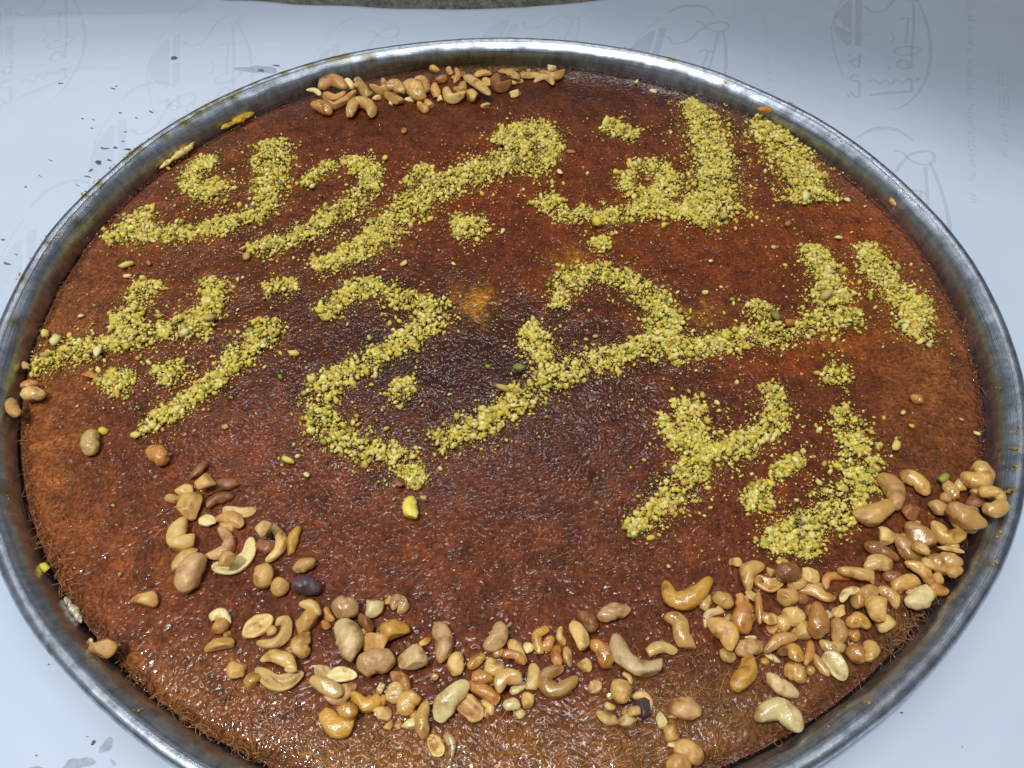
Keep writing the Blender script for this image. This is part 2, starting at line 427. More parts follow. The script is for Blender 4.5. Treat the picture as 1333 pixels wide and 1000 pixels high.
for (x, y, a, b_, r) in ((336, 91, 24, 5, .08), (100, 994, 18, 9, -.25), (137, 970, 12, 6, -.6), (146, 992, 4, 3, .6), (48, 1000, 9, 3, 0), (30, 470, 3, 14, .2)):
    fl = Flat(); blob(fl, x, y, a, b_, r); fl.build("grease_spot", grease, z=0.0007)

# ------------------------------------------------------------------ the steel tray
tray = empty("steel_tray", (0, 0, 0))
tag(tray, "large round worn steel tray with rolled rim on white paper", "tray")
steel = mat_steel()

RES = np.array([(62, 300, -0.8), (30, 350, -4), (1, 409, -4), (0, 748, -1.2), (22, 800, 1.8), (50, 834, -.9), (95, 888, -.6), (140, 932, .1), (185, 971, 2.2), (216, 1000, 4), (300, 118.6, 2.2), (366, 92, 3.2), (443, 70, 2.1), (522, 56.6, -2.7), (606, 51, -4), (724, 50, -1.9), (798, 59, -1.4), (885.6, 77, 2.1), (936, 92, 3.7), (996, 117.6, -.8), (1077, 158, 2), (1141, 203.5, -1), (1186, 244, -3.4), (1234, 292, .2), (1270, 340, .9), (1300, 393, 1), (1317, 432, 1.8), (1331, 472, 2.7), (1322, 705, 1), (1300, 755, -.3), (1257, 822, -2.5), (1200, 890, -2.7), (1165, 924, -1.9), (1102, 973, -1.4), (1071, 996, .2), (140, 222, -3.3), (174, 192, 1), (220, 160, 3.2), (280, 127, 4), (340, 101, 4)])
_q = np.array([up(x, y, H)[:2] for x, y, _ in RES]); _qa = np.arctan2(_q[:, 1], _q[:, 0]) % (2 * math.pi); _qo = np.argsort(_qa)
def sway(A):
    """the tray is not a true circle: its rim wanders by a millimetre or two"""
    g = np.linspace(0, 2 * math.pi, 361); raw = np.interp(g, np.r_[_qa[_qo] - 2 * math.pi, _qa[_qo], _qa[_qo] + 2 * math.pi], np.tile(RES[_qo, 2], 3)) * 0.36 / 650
    k = np.hanning(15); k /= k.sum(); raw = np.convolve(np.r_[raw[-16:], raw, raw[:16]], k, 'same')[16:-16]
    return np.interp(A % (2 * math.pi), g, raw)

def dents(a, s):
    return (np.sin(7 * a + 1.3 * s) * 0.4 + np.sin(19 * a + s * 2.1) * 0.35 + np.sin(43 * a + s) * 0.28 + np.sin(97 * a + 2 * s) * 0.16)

SMEAR = [(430, 74, 12), (447, 73, 8), (404, 84, 7), (370, 95, 5), (347, 100, 4), (330, 108, 6), (310, 118, 6), (301, 126, 7), (281, 132, 7), (267, 138, 6), (256, 147, 8), (187, 182, 4), (181, 194, 6), (170, 200, 7), (162, 207, 6), (130, 240, 6), (112, 255, 5), (62, 316, 5), (28, 363, 6), (1290, 735, 8), (875, 77, 7), (838, 81, 4), (945, 108, 5), (1036, 135, 5), (480, 75, 8), (215, 178, 8), (240, 160, 9), (100, 290, 7), (20, 420, 8), (8, 640, 8), (1312, 640, 9), (60, 850, 6)]
def smears(V, col):
    x, y = proj(V); col = col.copy()
    for px, py, s_ in SMEAR:
        g = 0.85 * np.exp(-(((x - px) / (s_ * 1.25)) ** 2 + ((y - py) / (s_ * 0.75)) ** 2) ** 1.5)[:, None]
        col = col * (1 - g) + g * np.array([0.50, 0.36, 0.07])
    return col

def revolve(name, prof, nseg, amp, stain=None, parent=tray, mat=steel):
    """prof list of (r, z above the paper); amp per profile point = dent size"""
    prof = np.array(prof, float); k = len(prof)
    a = np.linspace(0, 2 * math.pi, nseg, endpoint=False)
    A, I = np.meshgrid(a, np.arange(k), indexing='ij')
    R = prof[I, 0] + np.asarray(amp)[I] * dents(A, 0.0)
    Z = prof[I, 1] + np.asarray(amp)[I] * 0.7 * dents(A, 4.0)
    R = R + sway(A) * np.clip((Z - 0.004) / 0.03, 0, 1)
    V = np.stack([R * np.cos(A), R * np.sin(A), Z], -1).reshape(-1, 3)
    i = np.arange(nseg * k).reshape(nseg, k); j = np.roll(i, -1, 0)
    F = np.stack([i[:, :-1], j[:, :-1], j[:, 1:], i[:, 1:]], -1).reshape(-1, 4)
    col = np.ones((len(V), 3))
    if stain is not None: col = stain(A.ravel(), I.ravel())
    if nseg > 500: col = smears(V, col)
    m = mesh_np(name, V, F, col)
    uv = m.uv_layers.new(name="UVMap")
    U = (A / (2 * math.pi)).ravel(); W = (I / k).ravel()
    lv = np.empty(len(m.loops), np.int32); m.loops.foreach_get("vertex_index", lv)
    uu = U[lv].copy(); blk = uu.reshape(-1, 4); wrap = blk.max(1) - blk.min(1) > 0.5
    blk[wrap] = np.where(blk[wrap] < 0.5, blk[wrap] + 1, blk[wrap])
    uv.data.foreach_set("uv", np.stack([uu, W[lv]], 1).astype(np.float32).ravel())
    return link(name, m, mat, parent)

def wall_stain(A, I):
    g = np.exp(-((A - 1.72) / 0.34) ** 2) * np.clip((I - 2) / 4, 0, 1)
    w = np.exp(-((A - 2.65) / 0.5) ** 2) * np.clip((I - 3) / 4, 0, 1) * 0.8
    c = np.ones((len(A), 3))
    c = c * (1 - g[:, None]) + g[:, None] * np.array([0.60, 0.60, 0.22])
    c = c * (1 - w[:, None]) + w[:, None] * np.array([0.62, 0.52, 0.42])
    f = (np.clip((I - 5) / 3, 0, 1) * 0.35)[:, None]
    return c * (1 - f) + f * np.array([0.55, 0.42, 0.28])
# rolled lip, flange, wall and floor
revolve("rolled_rim", [(0.3555 + 0.0045 * math.cos(t), 0.0365 + 0.0040 * math.sin(t)) for t in np.linspace(-2.2, 2.4, 14)], 1440, [0.0003] * 14)
fl_p = [(0.3527, 0.0388), (0.3505, 0.0372), (0.3480, 0.0350), (0.3462, 0.0325), (0.3450, 0.0295), (0.3442, 0.0260), (0.3435, 0.0215), (0.3415, 0.0130), (0.3390, 0.0060)]
revolve("flange", fl_p, 1440, [0.0003, 0.0004, 0.0008, 0.0011, 0.0010, 0.0006, 0.0004, 0.0002, 0], wall_stain)
revolve("pan_floor", [(0.3390, 0.0060), (0.3370, 0.0035), (0.3300, 0.0026), (0.2, 0.0025), (0.002, 0.0025)], 256, [0] * 5)
revolve("outer_wall", [(0.3528, 0.0335), (0.3500, 0.0318), (0.3475, 0.0265), (0.3450, 0.0150), (0.3425, 0.0050), (0.3405, 0.0028)], 360, [0.0002] * 6)
# ------------------------------------------------------------------ the pastry
KED = np.array([(100, 335), (62, 400), (48, 440), (38, 500), (30, 560), (36, 610), (45, 650), (60, 700), (85, 760), (112, 805), (190, 905), (240, 945), (300, 985), (1160, 255), (1200, 300), (1240, 365), (1270, 440), (1290, 520), (1296, 580), (1290, 650), (1255, 725), (1210, 790), (1150, 850), (1060, 915), (960, 980), (400, 130), (500, 102), (640, 86), (740, 85), (860, 105), (990, 150), (1060, 195), (300, 170), (200, 225), (145, 275)], float)
KC = np.array([0.004, 0.001])
_p = np.array([up(x, y, KT)[:2] for x, y in KED]) - KC
_a = np.arctan2(_p[:, 1], _p[:, 0]); _r = np.hypot(_p[:, 0], _p[:, 1])
_o = np.argsort(_a); _a, _r = _a[_o], _r[_o]
_a3 = np.r_[_a - 2 * math.pi, _a, _a + 2 * math.pi]; _r3 = np.tile(_r, 3)
def edge_r(A):
    g = np.linspace(-math.pi, math.pi, 721)
    raw = np.interp(g, _a3, _r3)
    k = np.hanning(19); k /= k.sum(); raw = np.convolve(np.r_[raw[-20:], raw, raw[:20]], k, 'same')[20:-20]
    A = (np.asarray(A) + math.pi) % (2 * math.pi) - math.pi
    r = np.interp(A, g, raw)
    r = r + 0.0009 * np.sin(41 * A) + 0.0007 * np.sin(97 * A + 1) + 0.0006 * np.sin(211 * A)
    # stay inside the wall of the tray
    e = np.stack([KC[0] + r * np.cos(A), KC[1] + r * np.sin(A)]); d = np.hypot(*e)
    return r * np.clip(1.0, 0.3395 / d, 0.3425 / d)

PATCH = [  # photo px, py, rx, ry, colour, weight : soaked, toasted and oily areas of the crust, shade painted along the far edge
    (620, 430, 330, 120, (58, 25, 13), .7), (560, 490, 190, 90, (46, 19, 10), .75), (760, 560, 160, 90, (66, 30, 17), .6),
    (640, 265, 170, 65, (112, 48, 16), .6), (920, 320, 200, 60, (112, 52, 18), .65), (560, 190, 180, 35, (104, 46, 18), .45), (830, 210, 80, 45, (98, 42, 18), .4),
    (800, 115, 260, 34, (62, 27, 14), .8), (480, 150, 160, 25, (72, 34, 16), .6), (1150, 290, 90, 80, (128, 66, 24), .8), (1050, 450, 140, 30, (128, 66, 24), .55),  # the far dark browns also carry the shade lying over the back
    (1220, 480, 60, 120, (124, 74, 40), .9), (1180, 640, 110, 70, (100, 58, 38), .6), (1010, 470, 60, 20, (120, 52, 18), .5),
    (50, 620, 60, 200, (138, 82, 44), .9), (120, 740, 120, 110, (126, 70, 38), .8), (230, 900, 130, 60, (132, 82, 44), .8), (560, 985, 280, 45, (140, 92, 46), .85), (960, 940, 170, 60, (120, 82, 52), .8), (1160, 850, 80, 60, (110, 78, 52), .8),
    (160, 330, 140, 70, (112, 62, 34), .7), (80, 430, 60, 80, (122, 74, 42), .8), (250, 190, 90, 50, (104, 58, 30), .6), (290, 150, 30, 18, (150, 84, 22), .7),
    (540, 720, 120, 60, (104, 50, 25), .5), (960, 660, 80, 70, (98, 40, 20), .5), (350, 580, 120, 70, (110, 52, 24), .6), (1060, 600, 60, 50, (96, 44, 26), .4), (640, 640, 160, 60, (84, 40, 22), .6),
    (617, 395, 27, 20, (150, 100, 16), .95), (735, 343, 24, 15, (138, 90, 16), .8), (690, 372, 50, 20, (112, 52, 26), .7), (900, 408, 50, 12, (124, 82, 20), .8), (1110, 450, 70, 14, (136, 76, 24), .5),
    (640, 85, 260, 8, (78, 66, 16), .8)]
def kcol(P):
    """colour of the crust at world points P (n,3)"""
    x, y = proj(P)
    wx = 9 * np.sin(y * 0.11 + 2 * np.sin(x * 0.05)) + 6 * np.sin(x * 0.23 + y * 0.19); wy = 7 * np.sin(x * 0.13 + 1.7 * np.sin(y * 0.07)) + 4 * np.sin(x * 0.31 - y * 0.27)
    x = x + wx; y = y + wy
    c = np.tile(lin((98, 50, 29)), (len(P), 1))
    for (px, py, rx, ry, rgb, w) in PATCH:
        g = (w * np.exp(-((x - px) / rx) ** 2 - ((y - py) / ry) ** 2))[:, None]
        c = c * (1 - g) + g * lin(rgb)
    return c

GRAIN = 0.000120
kun = empty("kunafa", (KC[0], KC[1], 0.0028))
tag(kun, "round golden brown shredded pastry dessert filling the steel tray", "dessert")
# a field of short matted ridges (two crossing grains), as a height map over the pastry
NG, SPAN = 1536, 0.72
fx = np.fft.fftfreq(NG, SPAN / NG); FX, FY = np.meshgrid(fx, fx, indexing='ij')
def grain(angle, along, across, seed):
    w = np.fft.fft2(np.random.default_rng(seed).normal(size=(NG, NG)))
    u = FX * math.cos(angle) + FY * math.sin(angle); v = -FX * math.sin(angle) + FY * math.cos(angle)
    h = np.real(np.fft.ifft2(w * np.exp(-(u * along) ** 2 * 9 - (v * across) ** 2 * 9)))
    return (h / h.std()).astype(np.float32)
hA = grain(0.5, 0.0016, 0.00047, 1); hB = grain(-0.75, 0.0016, 0.00047, 2); hC = grain(1.5, 0.0014, 0.00047, 5); hM = grain(0, 0.010, 0.010, 3); hN = grain(0, 0.012, 0.012, 7); hL = grain(0, 0.006, 0.006, 4)
HF = np.where(hM > 0.25, hA, np.where(hN > 0, hB, hC)); HF = 0.62 * HF + 0.5 * np.maximum(np.maximum(hA, hB), hC)
HF = (HF - HF.mean()) / HF.std()
def field(G, X, Y):
    i = (np.asarray(X) / SPAN + 0.5) * NG; j = (np.asarray(Y) / SPAN + 0.5) * NG
    i0 = np.floor(i).astype(int) % NG; j0 = np.floor(j).astype(int) % NG; u = i - np.floor(i); v = j - np.floor(j); i1 = (i0 + 1) % NG; j1 = (j0 + 1) % NG
    return G[i0, j0] * (1 - u) * (1 - v) + G[i1, j0] * u * (1 - v) + G[i0, j1] * (1 - u) * v + G[i1, j1] * u * v
# square grid laid on the disc without a pole
NS = 980
g1 = np.linspace(-1, 1, NS); GX, GY = np.meshgrid(g1, g1, indexing='ij')
big_ = np.abs(GX) > np.abs(GY)
with np.errstate(divide='ignore', invalid='ignore'):
    rad = np.where(big_, GX, GY); phi = np.where(big_, np.pi / 4 * GY / np.where(GX == 0, 1, GX), np.pi / 2 - np.pi / 4 * GX / np.where(GY == 0, 1, GY))
DX, DY = rad * np.cos(phi), rad * np.sin(phi)
TH = np.arctan2(DY, DX); ER = edge_r(TH) - 0.0008; Rr = np.hypot(DX, DY) * ER
X = KC[0] + Rr * np.cos(TH); Y = KC[1] + Rr * np.sin(TH); inner = ER - Rr
def top_z(X, Y, inner):
    return (KT - 0.0035 * np.exp(-(inner / 0.0035) ** 2) - 0.0012 * np.exp(-(inner / 0.012) ** 2)
            + 0.0004 * np.sin(X * 41 + 3 * np.sin(Y * 27)) * np.sin(Y * 37 + 2) + 0.00009 * field(hL, X, Y))
Z = top_z(X, Y, inner) + GRAIN * field(HF, X, Y) * (1 + 0.7 * np.exp(-inner / 0.012))
V = np.stack([X, Y, Z], -1).reshape(-1, 3)
i = np.arange(NS * NS).reshape(NS, NS)
F = [np.stack([i[:-1, :-1], i[1:, :-1], i[1:, 1:], i[:-1, 1:]], -1).reshape(-1, 4)]
ring = np.r_[i[:-1, 0], i[-1, :-1], i[:0:-1, -1], i[0, :0:-1]]; nb = len(ring)
C = kcol(V) * np.array([1.16, 1.06, 0.76])
C = C * (1 + 0.16 * np.clip(field(HF, V[:, 0], V[:, 1]), -2.2, 2.2) + 0.10 * field(hL, V[:, 0], V[:, 1]))[:, None].clip(0.45, 1.6)
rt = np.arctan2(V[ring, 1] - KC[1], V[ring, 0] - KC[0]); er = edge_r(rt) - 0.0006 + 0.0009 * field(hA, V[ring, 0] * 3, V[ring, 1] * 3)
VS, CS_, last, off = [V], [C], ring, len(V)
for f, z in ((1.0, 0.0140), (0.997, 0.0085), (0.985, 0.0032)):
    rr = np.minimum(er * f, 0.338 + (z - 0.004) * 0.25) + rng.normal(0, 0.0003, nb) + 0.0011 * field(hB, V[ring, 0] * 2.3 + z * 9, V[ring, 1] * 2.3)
    VS.append(np.c_[KC[0] + rr * np.cos(rt), KC[1] + rr * np.sin(rt), np.full(nb, z)]); CS_.append(C[ring] * np.array([0.55, 0.5, 0.45]) * np.exp(rng.normal(0, 0.25, (nb, 1))))  # side rows darkened in colour to give the shade inside the rim
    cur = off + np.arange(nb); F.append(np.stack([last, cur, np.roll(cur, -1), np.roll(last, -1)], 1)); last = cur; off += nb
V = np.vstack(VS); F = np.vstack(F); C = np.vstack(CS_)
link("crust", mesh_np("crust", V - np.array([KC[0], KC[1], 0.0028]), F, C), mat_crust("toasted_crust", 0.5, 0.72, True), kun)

# syrup pooled between pastry and wall
a_s = np.linspace(0, 2 * math.pi, 360, endpoint=False)
Vs = np.vstack([np.stack([r_ * np.cos(a_s), r_ * np.sin(a_s), np.full(360, 0.0178)], 1) for r_ in (0.30, 0.3405)])
i = np.arange(360); j = (i + 1) % 360
m_syr, nt_, b_ = new_mat("amber_syrup"); b_.inputs["Base Color"].default_value = (*lin((96, 52, 24)), 1); b_.inputs["Roughness"].default_value = 0.12
tc_ = nd(nt_, "ShaderNodeTexCoord"); bump(nt_, b_, noise(nt_, 240, 3, 0.6, tc_.outputs["Object"]).outputs[0], 0.5, 0.002)
link("syrup", mesh_np("syrup", Vs - np.array([KC[0], KC[1], 0.0028]), np.stack([i, i + 360, j + 360, j], 1)[:, ::-1]), m_syr, kun)

# strands: fine pastry hairs all over the crust
def strands(P0, ang, ln, rad, lift, curl, col, nseg=3, roll=0.0, slope=0.0):
    n = len(P0); rl = (rng.normal(0, 1, n) * roll)[:, None]; sl = (rng.normal(0, 1, n) * slope * ln)[:, None]; s = np.linspace(-0.5, 0.5, nseg + 1)
    a = ang[:, None] + curl[:, None] * s[None, :]
    ds = (ln / nseg)[:, None]
    px = np.cumsum(np.c_[np.zeros(n), (np.cos(a) * ds)[:, 1:]], 1) - ln[:, None] / 2 * np.cos(ang)[:, None]
    py = np.cumsum(np.c_[np.zeros(n), (np.sin(a) * ds)[:, 1:]], 1) - ln[:, None] / 2 * np.sin(ang)[:, None]
    pz_ = lift[:, None] * (1 - (2 * s[None, :]) ** 2) + sl * s[None, :]
    C3 = np.stack([P0[:, :1] + px, P0[:, 1:2] + py, P0[:, 2:3] + pz_], -1)
    nx, ny = -np.sin(a), np.cos(a)
    rr = rad[:, None] * np.interp(np.abs(s) * 2, [0, .8, 1], [1, .9, .45])[None, :]
    V = []
    for th in (math.pi / 6, math.pi * 5 / 6, math.pi * 3 / 2):
        ct, st = np.cos(th + rl), np.sin(th + rl)
        o = np.stack([nx * ct, ny * ct, np.zeros_like(nx) + st], -1) * rr[..., None]
        V.append(C3 + o)
    V = np.stack(V, 2)                      # n, seg+1, 3, xyz
    idx = np.arange(n * (nseg + 1) * 3).reshape(n, nseg + 1, 3)
    k = np.roll(idx, -1, 2)
    F = np.stack([idx[:, :-1], idx[:, 1:], k[:, 1:], k[:, :-1]], -1).reshape(-1, 4)
    cc = np.repeat(col, (nseg + 1) * 3, 0)
    return V.reshape(-1, 3), F, cc

def on_disc(n, rmax=1.0):
    a = rng.uniform(-math.pi, math.pi, n); r = np.sqrt(rng.uniform(0, 1, n)) * (edge_r(a) - 0.0015) * rmax
    return np.stack([KC[0] + r * np.cos(a), KC[1] + r * np.sin(a)], 1), a, r
n = 11000
xy, a_, r_ = on_disc(n)
inner = edge_r(a_) - r_
zz = top_z(xy[:, 0], xy[:, 1], inner) + rng.uniform(-0.00035, 0.0, n)
P0 = np.c_[xy, zz]
near = np.clip(0.75 - xy[:, 1] / 0.34 * 0.5, 0.35, 1.3)
flow = -0.5 + 1.1 * np.sin(xy[:, 0] * 9) + 0.8 * np.cos(xy[:, 1] * 11)
ang = np.where(rng.random(n) < 0.55, flow + rng.normal(0, 0.6, n), rng.uniform(0, math.pi, n))
col = kcol(P0) * np.exp(rng.normal(0.18, 0.22, (n, 1)))
VA, FA, CA = strands(P0, ang, rng.uniform(0.0022, 0.0062, n), rng.uniform(0.00020, 0.00040, n), rng.uniform(0, 0.00020, n) * near, rng.normal(0, 0.9, n), col, 3, 0.42, 0.10)
# loose dry hairs: along the edge, at the front and in tufts
loose = []
m = 90
a2 = np.where(rng.random(m) < 0.6, rng.normal(-2.5, 0.7, m), rng.normal(-0.4, 0.8, m))
e2 = edge_r(a2); r2 = e2 - np.abs(rng.normal(0, 0.012, m)) + 0.001
loose.append((np.stack([KC[0] + r2 * np.cos(a2), KC[1] + r2 * np.sin(a2)], 1), (150, 98, 52), e2 - r2))
for (px, py, sx, sy, k, rgb) in ((905, 905, 40, 30, 90, (158, 112, 62)), (860, 830, 40, 26, 50, (130, 84, 48)), (700, 960, 70, 22, 90, (164, 112, 48)), (480, 970, 80, 24, 120, (156, 106, 50)), (840, 975, 50, 20, 60, (166, 114, 48)), (960, 900, 50, 30, 90, (140, 96, 58)), (680, 735, 30, 14, 22, (128, 78, 44)), (790, 735, 40, 20, 14, (120, 70, 40)), (1000, 490, 30, 18, 8, (130, 70, 40)), (70, 680, 25, 60, 90, (160, 102, 54)), (1200, 500, 60, 70, 60, (146, 92, 50)), (300, 930, 60, 30, 80, (160, 108, 56)), (1190, 820, 30, 30, 60, (140, 98, 60))):
    p = np.array([up(px + rng.normal(0, sx), py + rng.normal(0, sy), KT)[:2] for _ in range(k)])
    loose.append((p, rgb, np.full(k, 0.03)))
ke = 5500
ae = rng.uniform(-math.pi, math.pi, ke); ie = rng.random(ke) ** 1.4 * 0.008 - 0.0024
re_ = edge_r(ae) - np.maximum(ie, -0.0004)
Pe = np.c_[KC[0] + re_ * np.cos(ae), KC[1] + re_ * np.sin(ae), KT - 0.0036 * np.exp(-(np.maximum(ie, 0) / 0.0035) ** 2) - np.where(ie < 0, -ie * 2.2, 0)]
ok = np.hypot(Pe[:, 0], Pe[:, 1]) < 0.3425; Pe = Pe[ok]; ke = len(Pe)
VE, FE, CE = strands(Pe, np.where(rng.random(ke) < 0.6, ae[ok] + 1.57 + rng.normal(0, 0.5, ke), rng.uniform(0, 3.14, ke)), rng.uniform(0.0018, 0.0045, ke), rng.uniform(0.00020, 0.00040, ke), rng.uniform(0, 0.0006, ke), rng.normal(0, 1.3, ke), kcol(Pe) * np.exp(rng.normal(0.25, 0.3, (ke, 1))), 3, 0.5, 0.2)
LV, LF, LC = [VA, VE], [FA, FE + len(VA)], [CA, CE]; off = len(VA) + len(VE)
for p, rgb, inn in loose:
    k = len(p)
    d = p - KC; rr = np.hypot(d[:, 0], d[:, 1]); lim = edge_r(np.arctan2(d[:, 1], d[:, 0])) - 0.0005
    f = np.minimum(1, lim / rr)[:, None]; p = KC + d * f
    inn = np.maximum(inn, lim - rr * f[:, 0])
    z = KT + 0.0005 - 0.0035 * np.exp(-(inn / 0.0035) ** 2) + rng.uniform(0, 0.0010, k)
    c = np.tile(lin(rgb), (k, 1)) * np.exp(rng.normal(0, 0.3, (k, 1)))
    v, f_, c_ = strands(np.c_[p, z], rng.uniform(0, math.pi, k), rng.uniform(0.007, 0.020, k), rng.uniform(0.00013, 0.00020, k), rng.uniform(0.0002, 0.0015, k), rng.normal(0, 2.0, k), c, 8)
    LV.append(v); LF.append(f_ + off); LC.append(c_); off += len(v)
o = link("pastry_strands", mesh_np("pastry_strands", np.vstack(LV) - np.array([KC[0], KC[1], 0.0028]), np.vstack(LF), np.vstack(LC)), mat_crust("syrupy_strand", 0.35, 1.0, False), kun, smooth=False)
tag(o, "fine brown pastry hairs matted over the crust", kind='stuff')

# crusts of cheese and pastry baked onto the wall
def lump_ridge(name, pts, wpx, hz, rgb, z, label):
    P = catmull(np.array([up(x, y, z) for x, y in pts]), 26)
    w = wpx * pxm(*pts[0])
    ns = 12; Vs = []
    for i_, p in enumerate(P):
        tt = i_ / 25; k = ((1 - abs(2 * tt - 1) ** 2) ** 0.7 + 0.05) * (0.8 + 0.35 * math.sin(11 * tt + 1) * math.sin(5 * tt))
        d = P[min(i_ + 1, 25)] - P[max(i_ - 1, 0)]; d /= np.linalg.norm(d); s = np.array([d[1], -d[0], 0]); p = p * np.array([1, 1, 0]) * min(1, 0.3415 / np.hypot(p[0], p[1])) + np.array([0, 0, z])
        for j_ in range(ns):
            a = 2 * math.pi * j_ / ns; rr = k * (1 + rng.normal(0, 0.14))
            Vs.append(p + s * math.cos(a) * w / 2 * rr + np.array([0, 0, 1]) * math.sin(a) * hz * rr)
    idx = np.arange(26 * ns).reshape(26, ns); k2 = np.roll(idx, -1, 1)
    F = np.stack([idx[:-1], idx[1:], k2[1:], k2[:-1]], -1).reshape(-1, 4)
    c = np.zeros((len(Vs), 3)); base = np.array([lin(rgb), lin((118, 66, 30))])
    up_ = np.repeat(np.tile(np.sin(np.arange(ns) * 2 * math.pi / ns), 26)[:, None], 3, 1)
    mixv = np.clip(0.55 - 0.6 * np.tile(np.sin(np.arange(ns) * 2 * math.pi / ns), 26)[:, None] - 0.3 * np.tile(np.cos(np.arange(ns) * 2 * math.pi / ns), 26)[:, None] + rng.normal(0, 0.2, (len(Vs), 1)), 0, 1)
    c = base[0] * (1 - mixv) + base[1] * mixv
    o = link(name, mesh_np(name, np.array(Vs) - np.array([KC[0], KC[1], 0.0028]), F, c), mat_crust(name + "_crust", 0.5, 0.2, True), kun)
    tag(o, label)
lump_ridge("crusty_lip", [(196, 215), (206, 200), (222, 192), (240, 184), (250, 186)], 12, 0.0036, (214, 184, 110), 0.0228, "pale golden crust climbing the tray wall")
lump_ridge("crusty_lip", [(284, 166), (296, 156), (312, 146), (322, 140)], 14, 0.0034, (190, 150, 50), 0.0228, "yellow oily crust stuck to the tray wall")
lump_ridge("cheese_seep", [(80, 780), (88, 793), (96, 806), (104, 812)], 13, 0.0028, (222, 214, 186), 0.0185, "white cheese showing at the left edge")
